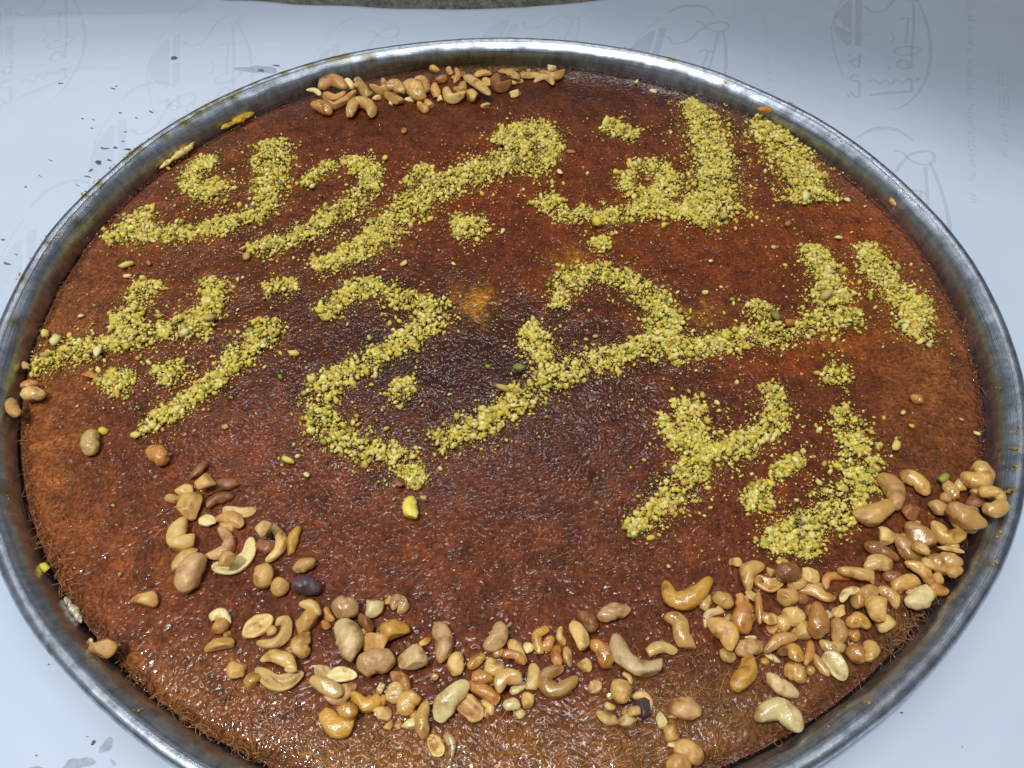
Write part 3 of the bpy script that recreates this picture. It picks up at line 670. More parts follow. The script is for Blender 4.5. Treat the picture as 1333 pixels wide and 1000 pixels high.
# ------------------------------------------------------------------ chopped pistachios
STROKES = {   # where : list of (points px py width)
 "far right slanting stroke": [[(985, 156, 22), (1008, 178, 38), (1030, 205, 42), (1048, 240, 48), (1060, 262, 46)]],
 "tall top right stroke": [[(899, 134, 22), (917, 163, 38), (927, 204, 42), (934, 238, 52), (927, 272, 56), (903, 284, 38)]],
 "top line ring letter": [[(821, 217, 18), (855, 217, 24), (872, 238, 30), (848, 256, 28), (819, 246, 22), (818, 226, 16)], [(900, 276, 26), (860, 272, 30), (831, 274, 28), (780, 282, 24), (752, 275, 22)], [(700, 270, 24), (722, 257, 24), (730, 282, 24), (752, 284, 18)]],
 "topmost dot cluster": [[(790, 163, 24), (808, 170, 26), (828, 178, 20)]],
 "long diagonal round headed stroke": [[(657, 186, 32), (672, 168, 24), (694, 163, 24), (714, 180, 26), (715, 204, 28), (688, 216, 32), (655, 206, 38), (637, 224, 46), (593, 231, 42), (552, 256, 44), (518, 282, 42), (484, 313, 38), (450, 334, 32), (415, 346, 20)], [(528, 240, 14), (545, 224, 16), (556, 216, 10)], [(676, 192, 22), (690, 190, 16)]],
 "dots below the long diagonal": [[(590, 300, 30), (612, 296, 40), (632, 294, 34)]],
 "small dots above the big loop": [[(772, 314, 22), (792, 322, 26)]],
 "hooked upper letter": [[(447, 209, 18), (472, 213, 28), (482, 234, 26), (470, 257, 28), (447, 274, 30), (420, 290, 32), (391, 308, 28), (360, 318, 24), (326, 326, 20)], [(398, 242, 14), (414, 224, 16), (436, 214, 14)]],
 "tall upper left letter": [[(354, 186, 28), (357, 205, 40), (352, 232, 34), (349, 256, 30), (333, 279, 28), (306, 289, 26), (265, 299, 24), (221, 306, 24), (180, 300, 30), (143, 310, 24)], [(200, 270, 12), (178, 286, 22), (158, 300, 26)]],
 "upper left ring": [[(281, 211, 18), (258, 214, 22), (246, 234, 22), (262, 253, 28), (288, 252, 26), (276, 236, 22)]],
 "forked far left letter": [[(44, 480, 26), (85, 463, 32), (136, 449, 30), (187, 437, 34), (238, 427, 34), (272, 418, 36)], [(198, 368, 26), (182, 384, 28), (174, 405, 30), (158, 430, 28)], [(279, 364, 24), (276, 390, 28), (272, 415, 30)]],
 "dots beside the forked letter": [[(346, 376, 22), (366, 374, 28), (384, 368, 18)]],
 "curved stroke at the left": [[(348, 418, 28), (342, 446, 42), (312, 462, 34), (284, 494, 24), (245, 520, 28), (206, 546, 24), (186, 556, 16)]],
 "leftmost lower dots": [[(136, 508, 26), (155, 496, 34), (172, 486, 24)]],
 "second lower dots from left": [[(206, 494, 28), (222, 484, 34), (238, 474, 24)]],
 "looped middle letter": [[(424, 408, 18), (444, 390, 26), (470, 374, 28), (501, 376, 22), (528, 390, 30), (569, 408, 38), (552, 430, 36), (522, 446, 32), (484, 468, 30), (448, 486, 36), (419, 504, 40), (413, 534, 42), (428, 566, 40), (467, 580, 38), (508, 590, 36), (535, 612, 28), (541, 628, 14)]],
 "dots inside the middle sweep": [[(510, 502, 26), (524, 508, 34), (534, 512, 20)]],
 "big loop right of centre": [[(728, 396, 20), (738, 366, 32), (773, 356, 34), (814, 362, 34), (848, 386, 32), (868, 412, 38), (872, 442, 42), (831, 456, 32), (780, 469, 32), (735, 484, 38), (690, 510, 38), (646, 540, 36), (612, 562, 36), (574, 576, 28)], [(688, 424, 26), (700, 446, 34), (712, 470, 34)]],
 "toothed middle baseline letter": [[(872, 462, 34), (900, 456, 36), (934, 448, 24), (982, 437, 32), (1036, 432, 32), (1080, 415, 40), (1118, 412, 18)], [(992, 394, 24), (990, 416, 30)], [(1058, 322, 26), (1066, 345, 28), (1078, 370, 34), (1088, 396, 40)]],
 "slanting middle right stroke": [[(1126, 320, 26), (1140, 346, 32), (1160, 374, 34), (1180, 398, 34), (1196, 414, 32), (1192, 440, 32)], [(1208, 392, 12), (1196, 400, 20)]],
 "dots below the middle right": [[(1078, 476, 20), (1090, 484, 30), (1080, 498, 16)], [(1090, 484, 24), (1106, 492, 12)]],
 "branched bottom letter": [[(892, 522, 28), (902, 548, 38), (906, 585, 42), (902, 619, 42), (882, 640, 38), (850, 666, 30), (820, 688, 22)], [(862, 540, 10), (868, 560, 14), (880, 580, 20)], [(910, 590, 26), (951, 586, 32), (985, 568, 28), (1010, 548, 30), (1010, 522, 30), (1004, 502, 22)]],
 "dots under the branched letter": [[(1018, 600, 30), (1032, 614, 34)], [(980, 632, 28), (992, 650, 36), (972, 658, 14)]],
 "last bottom right stroke": [[(1096, 534, 26), (1108, 560, 42), (1114, 590, 46), (1120, 622, 42), (1098, 650, 44), (1066, 676, 42), (1030, 692, 40), (1000, 712, 24)], [(1052, 700, 36), (1040, 726, 24)]],
}
crumb_mat = mat_crumb()
def ico(sub=1):
    b = bmesh.new(); bmesh.ops.create_icosphere(b, subdivisions=sub, radius=1)
    V = np.array([v.co[:] for v in b.verts]); F = np.array([[v.index for v in f.verts] for f in b.faces]); b.free(); return V, F
IV, IF = ico(1)
def shape(seed, planes=7):
    r = np.random.default_rng(seed); v = IV.copy() * r.uniform(0.72, 1.2, (len(IV), 1))
    for _ in range(planes):
        d = r.normal(size=3); d /= np.linalg.norm(d); lim = r.uniform(0.5, 0.85)
        s = v @ d; k = s > lim; v[k] -= (s[k] - lim)[:, None] * d
    return v * np.array([1.2, 0.9, 0.72])
BASE = [shape(s) for s in range(8)]
PAL = np.array([lin(c) for c in ((224, 200, 104), (232, 212, 136), (214, 188, 88), (200, 184, 84), (238, 222, 156), (168, 164, 70), (212, 164, 92), (120, 98, 88), (230, 204, 92))])
PAL = PAL * np.array([0.98, 1.0, 0.80]); PW = np.array([.25, .19, .17, .11, .10, .045, .05, .02, .065]); PW /= PW.sum()
def rotm(n):
    q_ = rng.normal(size=(n, 4)); q_ /= np.linalg.norm(q_, axis=1, keepdims=True); w, x, y, z = q_.T
    return np.stack([1 - 2 * (y * y + z * z), 2 * (x * y - z * w), 2 * (x * z + y * w), 2 * (x * y + z * w), 1 - 2 * (x * x + z * z), 2 * (y * z - x * w), 2 * (x * z - y * w), 2 * (y * z + x * w), 1 - 2 * (x * x + y * y)], -1).reshape(-1, 3, 3)
CP, CS, CCOL = [], [], []
chunk_spots = []
for where, parts in STROKES.items():
    for pts in parts:
        pts = np.array(pts, float)
        W3 = np.array([[*up(x, y, KT + 0.001)[:2], w * 0.54 * pxm(x, y)] for x, y, w in pts])
        D = catmull(W3, 60); ds = np.linalg.norm(np.diff(D[:, :2], axis=0), axis=1); cum = np.r_[0, np.cumsum(ds)]
        area_ = np.sum(ds * (D[1:, 2] + D[:-1, 2])) + math.pi * D[0, 2] * D[-1, 2]
        n = int(area_ / (0.00105 ** 2) * 0.62)
        # bare patches and thick patches along the stroke
        s = rng.uniform(-0.02, 1.02, n) * cum[-1]
        j_ = np.clip(np.searchsorted(cum, s) - 1, 0, len(ds) - 1)
        f = np.clip((s - cum[j_]) / np.maximum(ds[j_], 1e-9), -0.5, 1.5)[:, None]
        c = D[j_] * (1 - f) + D[j_ + 1] * f
        wob = 1.0 + 0.22 * np.sin(s / 0.0055 + rng.uniform(0, 6)) + 0.16 * np.sin(s / 0.0023 + rng.uniform(0, 6))
        u = np.where(rng.random(n) < 0.72, rng.uniform(-0.95, 0.95, n), rng.normal(0, 0.85, n)); u = np.clip(u, -1.9, 1.9)
        th = rng.uniform(0, 2 * math.pi, n)
        tdir = (D[j_ + 1, :2] - D[j_, :2]); tdir /= np.maximum(np.linalg.norm(tdir, axis=1, keepdims=True), 1e-9)
        nrm = np.stack([-tdir[:, 1], tdir[:, 0]], 1)
        xy = c[:, :2] + nrm * (u * wob * c[:, 2])[:, None] + rng.normal(0, 0.0013, (n, 2))
        clump = field(hL, xy[:, 0], xy[:, 1]) + 0.6 * field(hN, xy[:, 1], xy[:, 0]); kp = (clump > -0.9 + 0.8 * (np.abs(u) > 0.7)) | (rng.random(n) < 0.35)
        xy, u, c = xy[kp], u[kp], c[kp]; n = len(xy)
        hm = 0.0010 + 0.17 * c[:, 2]
        sz = np.exp(rng.normal(math.log(0.00118), 0.50, n)); sz = np.clip(sz, 0.0004, 0.0030)
        z = KT + 0.0002 + sz * 0.4 + hm * np.maximum(0, 1 - u * u) * rng.random(n) ** 0.7
        CP.append(np.c_[xy, z]); CS.append(sz); CCOL.append(PAL[rng.choice(len(PAL), n, p=PW)] * rng.uniform(0.82, 1.12, (n, 1)))
        m = int(n * 1.5)                                 # fine meal under and between the crumbs
        jj = rng.integers(0, 60, m); uu = np.clip(rng.normal(0, 0.62, m), -1.6, 1.6); tv = D[np.minimum(jj + 1, 59), :2] - D[np.maximum(jj - 1, 0), :2]; tv /= np.linalg.norm(tv, axis=1, keepdims=True)
        xy2 = D[jj, :2] + np.stack([-tv[:, 1], tv[:, 0]], 1) * (uu * D[jj, 2])[:, None] + rng.normal(0, 0.0016, (m, 2))
        s2_ = rng.uniform(0.00028, 0.00062, m); z2 = KT + 0.0002 + s2_ * 0.4 + (0.0006 + 0.10 * D[jj, 2]) * np.maximum(0, 1 - uu * uu) * rng.random(m)
        CP.append(np.c_[xy2, z2]); CS.append(s2_); CCOL.append(PAL[rng.choice(len(PAL), m, p=PW)] * rng.uniform(0.85, 1.08, (m, 1)))
        # larger pieces lying on top of the pile become things of their own
        k = max(2, int(cum[-1] / 0.0062))
        for _ in range(k):
            sj = rng.integers(0, len(D)); uu = rng.uniform(-1.0, 1.0)
            tj = D[min(sj + 1, 59), :2] - D[max(sj - 1, 0), :2]; tj /= np.linalg.norm(tj)
            p = D[sj, :2] + np.array([-tj[1], tj[0]]) * uu * D[sj, 2] * 0.9
            chunk_spots.append((where, sj, p, KT + 0.0004 + (0.0010 + 0.17 * D[sj, 2]) * max(0, 1 - uu * uu) * 0.9))
        # scatter round the stroke
        m = int(n * 0.20)
        jj = rng.integers(0, 60, m); g = rng.normal(0, 1, (m, 2)) * (D[jj, 2] * 1.5 + 0.002)[:, None]
        sz = np.exp(rng.normal(math.log(0.00066), 0.48, m)); sz = np.clip(sz, 0.00025, 0.0020)
        xy = D[jj, :2] + g
        CP.append(np.c_[xy, np.full(m, KT + 0.0003) + sz * 0.4]); CS.append(sz); CCOL.append(PAL[rng.choice(len(PAL), m, p=PW)])
        m = int(n * 0.16)                                # pistachio dust
        jj = rng.integers(0, 60, m); g = rng.normal(0, 1, (m, 2)) * (D[jj, 2] * 1.7 + 0.004)[:, None]
        sz = rng.uniform(0.00014, 0.00032, m)
        CP.append(np.c_[D[jj, :2] + g, np.full(m, KT + 0.0004) + sz * 0.3]); CS.append(sz); CCOL.append(PAL[rng.choice(len(PAL), m, p=PW)])
m = 1500
xy, a_, r_ = on_disc(m, 0.97); sz = rng.uniform(0.00015, 0.00042, m)
k = (xy[:, 1] > -0.17) | (rng.random(m) < 0.15); xy, sz = xy[k], sz[k]; m = len(xy)
CP.append(np.c_[xy, KT + 0.0004 + sz * 0.3]); CS.append(sz); CCOL.append(PAL[rng.choice(len(PAL), m, p=PW)])
# crumbs stuck on the rim
RIM = [(430, 74, 12), (447, 73, 8), (404, 84, 7), (370, 95, 4), (347, 100, 3), (330, 108, 6), (310, 118, 6), (301, 126, 7), (281, 132, 7), (267, 138, 6), (256, 147, 8), (187, 182, 3), (181, 194, 6), (170, 200, 7), (162, 207, 6), (143, 221, 4), (130, 240, 6), (128, 250, 3), (112, 255, 4), (80, 307, 3), (68, 307, 3), (62, 316, 4), (45, 341, 3), (28, 363, 5), (42, 361, 3), (3, 587, 4), (1, 482, 3), (10, 640, 4), (1290, 735, 8), (1165, 860, 4), (1128, 915, 3), (1120, 934, 3), (1078, 948, 3), (1300, 700, 5), (1310, 640, 10), (1318, 585, 9), (1322, 560, 7), (1305, 500, 5), (1316, 610, 9), (875, 77, 8), (860, 80, 5), (838, 81, 4), (945, 108, 4), (821, 66, 4), (180, 925, 3), (1036, 135, 4), (742, 62, 3), (690, 56, 3), (560, 66, 3), (520, 68, 3), (640, 60, 3), (1080, 178, 4), (1092, 186, 4), (1182, 255, 6)]
for px, py, k in RIM:
    k = int(k * 1.3); p = np.array([up(px + rng.normal(0, 3.2), py + rng.normal(0, 2.2), 0.037) for _ in range(k)])
    r = np.hypot(p[:, 0], p[:, 1])
    z = np.interp(r, [0.3435, 0.345, 0.348, 0.3505, 0.354, 0.3565, 0.3595], [0.0215, 0.0295, 0.0352, 0.0375, 0.0400, 0.0404, 0.0395])
    p[:, 2] = z + 0.0002; p[:, :2] *= (np.clip(r, 0.346, 0.3588) / r)[:, None]; r = np.hypot(p[:, 0], p[:, 1]); p[:, 2] = np.interp(r, [0.3435, 0.345, 0.348, 0.3505, 0.354, 0.3565, 0.3595], [0.0215, 0.0295, 0.0352, 0.0375, 0.0400, 0.0404, 0.0395]) + 0.0002; m = len(p)
    CP.append(p); CS.append(rng.uniform(0.0003, 0.0011, m)); CCOL.append(np.array([lin((196, 156, 50))]) * rng.uniform(0.5, 1.1, (m, 1)))
CP = np.vstack(CP); CS = np.concatenate(CS); CCOL = np.vstack(CCOL)
d = CP[:, :2] - KC; ok = (np.hypot(d[:, 0], d[:, 1]) < edge_r(np.arctan2(d[:, 1], d[:, 0])) - 0.001) | (CP[:, 2] > 0.0275)
CP, CS, CCOL = CP[ok], CS[ok], CCOL[ok]
# 20-sided crumbs for the bigger, 8-sided for the dust
OV = np.array([(1, 0, 0), (-1, 0, 0), (0, 1, 0), (0, -1, 0), (0, 0, 1), (0, 0, -1)], float); OF = np.array([(0, 2, 4), (2, 1, 4), (1, 3, 4), (3, 0, 4), (2, 0, 5), (1, 2, 5), (3, 1, 5), (0, 3, 5)])
b = bmesh.new(); bmesh.ops.create_icosphere(b, subdivisions=1, radius=1); IV0 = np.array([v.co[:] for v in b.verts]); IF0 = np.array([[v.index for v in f.verts] for f in b.faces]); b.free()
AV, AF, AC, off = [], [], [], 0
big = CS > 0.00063; print('crumbs', big.sum(), (~big).sum())
for sel, base, faces in ((big, [shape(s) for s in range(20, 28)], IF), (~big, [OV * rng.uniform(.7, 1.2, (6, 1)) for _ in range(4)], OF)):
    P, S, Cc = CP[sel], CS[sel], CCOL[sel]
    ks = rng.integers(0, len(base), len(P))
    for k in range(len(base)):
        i_ = np.where(ks == k)[0]
        if not len(i_): continue
        R = rotm(len(i_))
        v = np.einsum('nij,vj->nvi', R, base[k]) * S[i_][:, None, None] * rng.uniform(0.8, 1.2, (len(i_), 1, 1)) + P[i_][:, None, :]
        nv = v.shape[1]
        AV.append(v.reshape(-1, 3)); AF.append((faces[None] + (np.arange(len(i_)) * nv)[:, None, None]).reshape(-1, 3) + off); AC.append(np.repeat(Cc[i_], nv, 0)); off += len(i_) * nv
o = link("pistachio_crumbs", mesh_np("pistachio_crumbs", np.vstack(AV), np.vstack(AF), np.vstack(AC)), crumb_mat, smooth=False)
tag(o, "chopped yellow green pistachio crumbs strewn as handwriting over the brown pastry", "pistachio", kind='stuff')

# bigger pieces, each a thing
CHC = {'yellow': (226, 204, 104), 'cream': (236, 218, 146), 'green': (160, 160, 66), 'tan': (200, 164, 96), 'olive': (140, 132, 70), 'orange': (186, 124, 56), 'purple': (104, 84, 84), 'bright green': (130, 160, 40), 'vivid yellow': (222, 204, 66)}
chunk_mesh = {}
IV2, IF2 = ico(2)
def chunk(px_xyz, size, colour, label, group=None, name="pistachio_chunk", elong=None, flat=1.0):
    key = (colour, int(rng.integers(0, 5)))
    if key not in chunk_mesh:
        r = np.random.default_rng(1000 + key[1]); v = IV.copy() * r.uniform(0.75, 1.15, (len(IV), 1))
        for _ in range(9):
            dd = r.normal(size=3); dd /= np.linalg.norm(dd); lim = r.uniform(0.42, 0.78); s_ = v @ dd; kk = s_ > lim; v[kk] -= (s_[kk] - lim)[:, None] * dd
        mm_ = mesh_np("pistachio_chunk", v * np.array([1.15, 0.9, 0.8]), IF, np.tile(lin(CHC[colour]), (len(v), 1)) * r.uniform(0.9, 1.08, (len(v), 1))); mm_.materials.append(crumb_mat)
        chunk_mesh[key] = mm_
    o = link(name, chunk_mesh[key], smooth=False)
    e = elong or float(rng.uniform(1.0, 1.3))
    o.location = Vector(px_xyz); o.scale = (size * e, size, size * float(rng.uniform(0.7, 1.0)) * flat)
    o.rotation_euler = (float(rng.uniform(-.5, .5)), float(rng.uniform(-.5, .5)), float(rng.uniform(0, 6.28)))
    return tag(o, label, "pistachio piece", group)
cn = list(CHC); cw = [.36, .26, .09, .15, .06, .03, .025, .005, .02]
rng.shuffle(chunk_spots)
BOX = {w: np.array([q_[:2] for part in pt for q_ in part]) for w, pt in STROKES.items()}
def part_of(where, p, z):
    x, y = proj(np.array([p[0], p[1], z])); b_ = BOX[where]; lo, hi = b_.min(0), b_.max(0)
    fx, fy = (x - lo[0]) / (hi[0] - lo[0]), (y - lo[1]) / (hi[1] - lo[1])
    v = "upper" if fy < 0.33 else "lower" if fy > 0.67 else "middle"; h = "left" if fx < 0.33 else "right" if fx > 0.67 else ""
    return ("the " + v + (" " + h if h else "") + " part of").replace("middle part", "centre")
for where, sj, p, z in chunk_spots[:215]:
    s = float(np.clip(np.exp(rng.normal(math.log(0.0025), 0.24)), 0.0017, 0.0038))
    cc_ = cn[rng.choice(len(cn), p=cw)]
    chunk((p[0], p[1], z + s * 0.35), s, cc_, cc_ + " pistachio chunk in " + part_of(where, p, z) + " the " + where, "pistachio chunks in the " + where)
STRAY = [(415, 404, 7, 'vivid yellow', "oval yellow pistachio kernel at the left tip of the middle loop"), (383, 461, 8, 'yellow', "round yellow pistachio half right of the curved stroke at left"), (377, 600, 8, 'yellow', "long pistachio sliver lying off the lower left of the middle sweep"), (399, 618, 6, 'cream', "pale pistachio crumb pair below the middle sweep"), (550, 648, 6, 'tan', "tan pistachio chip right of the yellow kernel below the sweep"),
 (1050, 255, 9, 'cream', "broad pale flake at the foot of the top right slanting stroke"), (1025, 292, 7, 'orange', "orange brown chip alone between top and middle lines at right"), (940, 280, 9, 'tan', "tan pistachio kernel at the foot of the tall top right stroke"), (776, 287, 9, 'vivid yellow', "broad yellow flake on the baseline of the top line ring"), (789, 160, 8, 'yellow', "oval chunk at the left end of the dot cluster above the top line"), (1093, 309, 6, 'cream', "pale triangular chip between the two right slanting strokes"), (1074, 383, 10, 'tan', "large tan flake on the upright stroke of the middle line"), (946, 438, 8, 'vivid yellow', "squarish bright yellow chunk on the middle baseline"), (1011, 412, 8, 'olive', "olive green pistachio lump on the tooth of the middle baseline"), (1029, 420, 8, 'orange', "orange tinged flake right of the olive lump"), (674, 478, 9, 'olive', "grey olive kernel left of the rising stroke of the big loop"), (656, 505, 9, 'tan', "long tan kernel on the tail of the big loop"), (241, 432, 8, 'cream', "pale hollow shell half on the forked letter's baseline"), (272, 414, 9, 'tan', "tan kernel beside the hollow shell half at left"), (175, 399, 8, 'yellow', "smooth oval kernel on the left arm of the forked letter"), (127, 456, 8, 'cream', "broad pale chunk on the baseline of the forked letter"), (58, 433, 7, 'yellow', "round yellow chunk upper one near the far left edge"), (71, 444, 8, 'cream', "pale chunk just right of the round one at the far left edge"), (32, 475, 7, 'tan', "chunk at the very left tip touching the tray wall"), (175, 566, 7, 'yellow', "flat oval yellow chunk below the far left dot clusters"), (133, 561, 7, 'vivid yellow', "round yellow ball beside the glossy cashew at left"), (166, 345, 7, 'yellow', "elongated chunk above the forked letter"), (193, 343, 5, 'orange', "small amber chunk above the forked letter"), (167, 359, 5, 'cream', "small pale chunk between amber chunk and forked letter"), (105, 411, 4, 'cream', "tiny pale chip left of the forked letter"), (320, 333, 8, 'tan', "big tan chunk under the tall upper left stroke"), (57, 738, 7, 'vivid yellow', "bright yellow pistachio sliver stuck between pastry and left tray wall"), (118, 834, 5, 'yellow', "small yellow crumb touching the lone chip at lower left"), (293, 556, 6, 'tan', "tan chip below the curved stroke at left"), (365, 490, 5, 'bright green', "small green chip right of the curved stroke at left"), (635, 477, 5, 'bright green', "vivid green chip on the dark centre of the pastry"), (714, 370, 5, 'bright green', "vivid green chip left of the big loop"), (501, 205, 6, 'yellow', "yellow chip right of the hooked letter"), (743, 197, 5, 'orange', "small amber chip right of the long diagonal's head"), (728, 223, 5, 'cream', "small pale chip below the long diagonal's head"), (654, 302, 5, 'cream', "pale chip right of the dot cluster below the diagonal"), (870, 737, 4, 'yellow', "tiny yellow chip above the U shaped cashew"), (1175, 537, 5, 'yellow', "small yellow chip right of the last curved stroke"), (1187, 555, 5, 'vivid yellow', "vivid yellow chip below two others near the right edge"), (1167, 581, 8, 'yellow', "triangular yellow chunk above the broken curled cashew"), (1228, 621, 9, 'green', "pale green pistachio half on the upper right nuts"), (851, 119, 5, 'cream', "pale triangular chip near the far rim"), (829, 106, 4, 'cream', "tiny pale chip nearest the far rim"), (925, 340, 5, 'cream', "pale chip below the top line baseline"), (917, 381, 5, 'yellow', "yellow chip left of the upright middle stroke"), (953, 389, 5, 'green', "greenish flat chip above the middle baseline"), (590, 343, 4, 'cream', "tiny pale chip on the bare crust below the dot cluster"), (526, 343, 6, 'yellow', "yellow chip above the middle loop"), (1007, 322, 4, 'yellow', "yellow chip left of the upright stroke top"), (1022, 345, 4, 'yellow', "small chip left of the upright stroke"), (1066, 231, 4, 'green', "small chip right of the top right stroke"), (1103, 260, 5, 'cream', "pale chip alone below the top right slanting stroke"), (1166, 343, 5, 'tan', "small tan chip right of the right slanting stroke"), (148, 658, 3, 'tan', "tiny tan chip alone on the left pastry"), (157, 747, 4, 'tan', "tiny tan crumb above the square chip at lower left"), (671, 800, 4, 'orange', "tiny amber chip above the pink kidney cashew"), (960, 875, 4, 'cream', "tiny cream crumb left of the bent yellow cashew"), (1252, 546, 4, 'tan', "tan chip on the bare crust near the right edge"), (1272, 565, 4, 'cream', "pale chip nearest the right edge"), (617, 395, 1, 'yellow', "")]
for (px, py, hp, c_, lab) in STRAY:
    if not lab: continue
    rho = hp * pxm(px, py); p = up(px, py, KT + rho * 0.5)
    base = KT
    onpile = any(s_ in lab for s_ in ("on the", "in the", "at the foot", "flake", "kernel")) and "crust" not in lab and "left pastry" not in lab
    z = KT + rho * 0.55 + (0.0028 if onpile else 0.0)
    p = up(px, py, z)
    chunk(p, rho, c_, lab, elong=1.5 if "long" in lab or "sliver" in lab else None)
# ------------------------------------------------------------------ cashews and other nuts
NC = {'g': (212, 164, 90), 'p': (234, 208, 142), 't': (198, 148, 82), 'b': (150, 96, 54), 'k': (206, 160, 106), 'y': (212, 158, 66), 'v': (226, 206, 84), 'd': (88, 62, 64), 'n': (220, 180, 106), 'o': (196, 134, 64), 's': (214, 180, 124)}
nut_mats = {}
def nut_mat(c):
    if c not in nut_mats:
        nut_mats[c] = mat_solid_nut({'g': 'golden', 'p': 'cream', 't': 'tan', 'b': 'brown', 'k': 'pinkish', 'y': 'amber', 'v': 'yellow', 'd': 'purple', 'n': 'straw', 'o': 'orange', 's': 'ashen'}[c[0]] + ("_glossy" if '*' in c else "") + "_nut", NC[c[0]], '*' in c)
    return nut_mats[c]
GROUP = {'T': "nuts strewn along the far rim", 'L': "nuts in the left cluster", 'F': "nuts in the front row", 'R': "nuts heaped at the right front", 'S': "nuts lying alone at the left"}
IV3, IF3 = ico(3)
nut_count = 0
placed = []
def nut(zone, label, kind, col, pts, w, layer=0, z0=None):
    """kind: C whole kernel, H split half face up, D half face down, P broken chunk; pts photo px down the middle; w width px"""
    global nut_count; nut_count += 1
    pts = [tuple(float(v) for v in s.split(',')) for s in pts.split()]
    mid = pts[len(pts) // 2]; pm = pxm(*mid); wm = w * {'P': 1.04, 'C': 1.16, 'D': 1.2, 'H': 1.2}[kind] * (0.90 if w > 22 and zone in 'FR' else 1.03 if zone == 'R' else 1.0) * pm
    vert = {'C': 0.88, 'H': 0.55, 'D': 0.55, 'P': 0.72}[kind]
    base = KT - 0.0006 + layer * 0.0052
    if z0 is not None: base = z0
    zc = base + wm * 0.5 * vert
    P = np.array([up(x, y, zc) for x, y in pts])
    if z0 is None:
        rmax = np.hypot(P[:, 0], P[:, 1]).max()
        if rmax > 0.330: zc += (rmax - 0.330) * 0.5; P = np.array([up(x, y, zc) for x, y in pts])
    r = np.random.default_rng(nut_count * 7 + 3)
    placed.append((zone, mid, w, label))
    if len(P) == 2 and kind in 'CD':
        d_ = P[1] - P[0]; P = np.array([P[0], (P[0] + P[1]) / 2 + np.array([-d_[1], d_[0], 0]) * r.uniform(-0.22, 0.22) , P[1]])
    name = {'C': 'cashew', 'H': 'cashew_half', 'D': 'cashew_half', 'P': 'nut_piece'}[kind]
    org = np.array([P[:, 0].mean(), P[:, 1].mean(), base])
    if kind == 'P':
        a, b_ = P[0], P[-1]
        ax = b_ - a if len(P) > 1 else np.array([math.cos(nut_count), math.sin(nut_count), 0]); Ln = np.linalg.norm(ax)
        lx = max((Ln + wm * 0.35) / 2, wm * 0.5) if len(P) > 1 else wm * 0.5; ax /= Ln
        v = IV3.copy() * 1.25
        for _ in range(9):
            d = r.normal(size=3); d[2] *= 0.8; d /= np.linalg.norm(d); lim = r.uniform(0.55, 0.95); s = v @ d; kk = s > lim; v[kk] -= ((s[kk] - lim) * 0.99)[:, None] * d
        for _ in range(5):
            d = r.normal(size=3) * 2.2; v *= 1 + 0.018 * np.sin(v @ d * 2.1 + r.uniform(0, 6))[:, None]
        v *= np.array([lx, wm * 0.5, wm * 0.5 * vert])
        tilt = r.uniform(-.18, .18); ay = np.cross([0, 0, 1], ax); az = np.cross(ax, ay)
        v[:, 2] += v[:, 0] * tilt
        V = P.mean(0) + v[:, :1] * ax + v[:, 1:2] * ay + v[:, 2:] * az; F = IF3
    else:
        ns, nc = 26, 24
        d0 = P[0] - P[1]; d0 /= np.linalg.norm(d0); d1 = P[-1] - P[-2]; d1 /= np.linalg.norm(d1)
        P = P.copy(); P[0] += d0 * wm * 0.34; P[-1] += d1 * wm * 0.28
        S = catmull(P, 80); cum = np.r_[0, np.cumsum(np.linalg.norm(np.diff(S, axis=0), axis=1))]
        tt = 0.5 - 0.5 * np.cos(np.linspace(0, math.pi, ns)); tt = 0.6 * tt + 0.4 * np.linspace(0, 1, ns)
        S = np.stack([np.interp(tt * cum[-1], cum, S[:, q_]) for q_ in range(3)], 1)
        e1, e2 = r.uniform(0.75, 1.05, 2)                         # one end fuller than the other
        prof = np.maximum(0, 1 - np.abs(2 * tt - 1) ** r.uniform(2.4, 3.4)) ** 0.5 * np.interp(tt, [0, 0.25, .5, .75, 1], [e1, (1 + e1) / 2, 1.02, (1 + e2) / 2, e2])
        prof[0] = prof[-1] = 0.04
        Tn = np.gradient(S, axis=0); Tn /= np.linalg.norm(Tn, axis=1, keepdims=True)
        Sd = np.cross(Tn, [0, 0, 1.0]); Sd /= np.linalg.norm(Sd, axis=1, keepdims=True); Nn = np.cross(Sd, Tn)
        # turning side (inner side of the bend) gets a crease
        turn = np.sign(np.cross((P[len(P) // 2] - P[0])[:2], (P[-1] - P[len(P) // 2])[:2])) if len(P) > 2 else 0
        th = np.linspace(0, 2 * math.pi, nc, endpoint=False)
        ph = r.uniform(0, 6.28, 6); roll = r.uniform(-0.35, 0.35); seam = r.uniform(0.5, 2.6) if r.random() < 0.6 else None
        V = np.zeros((ns, nc, 3))
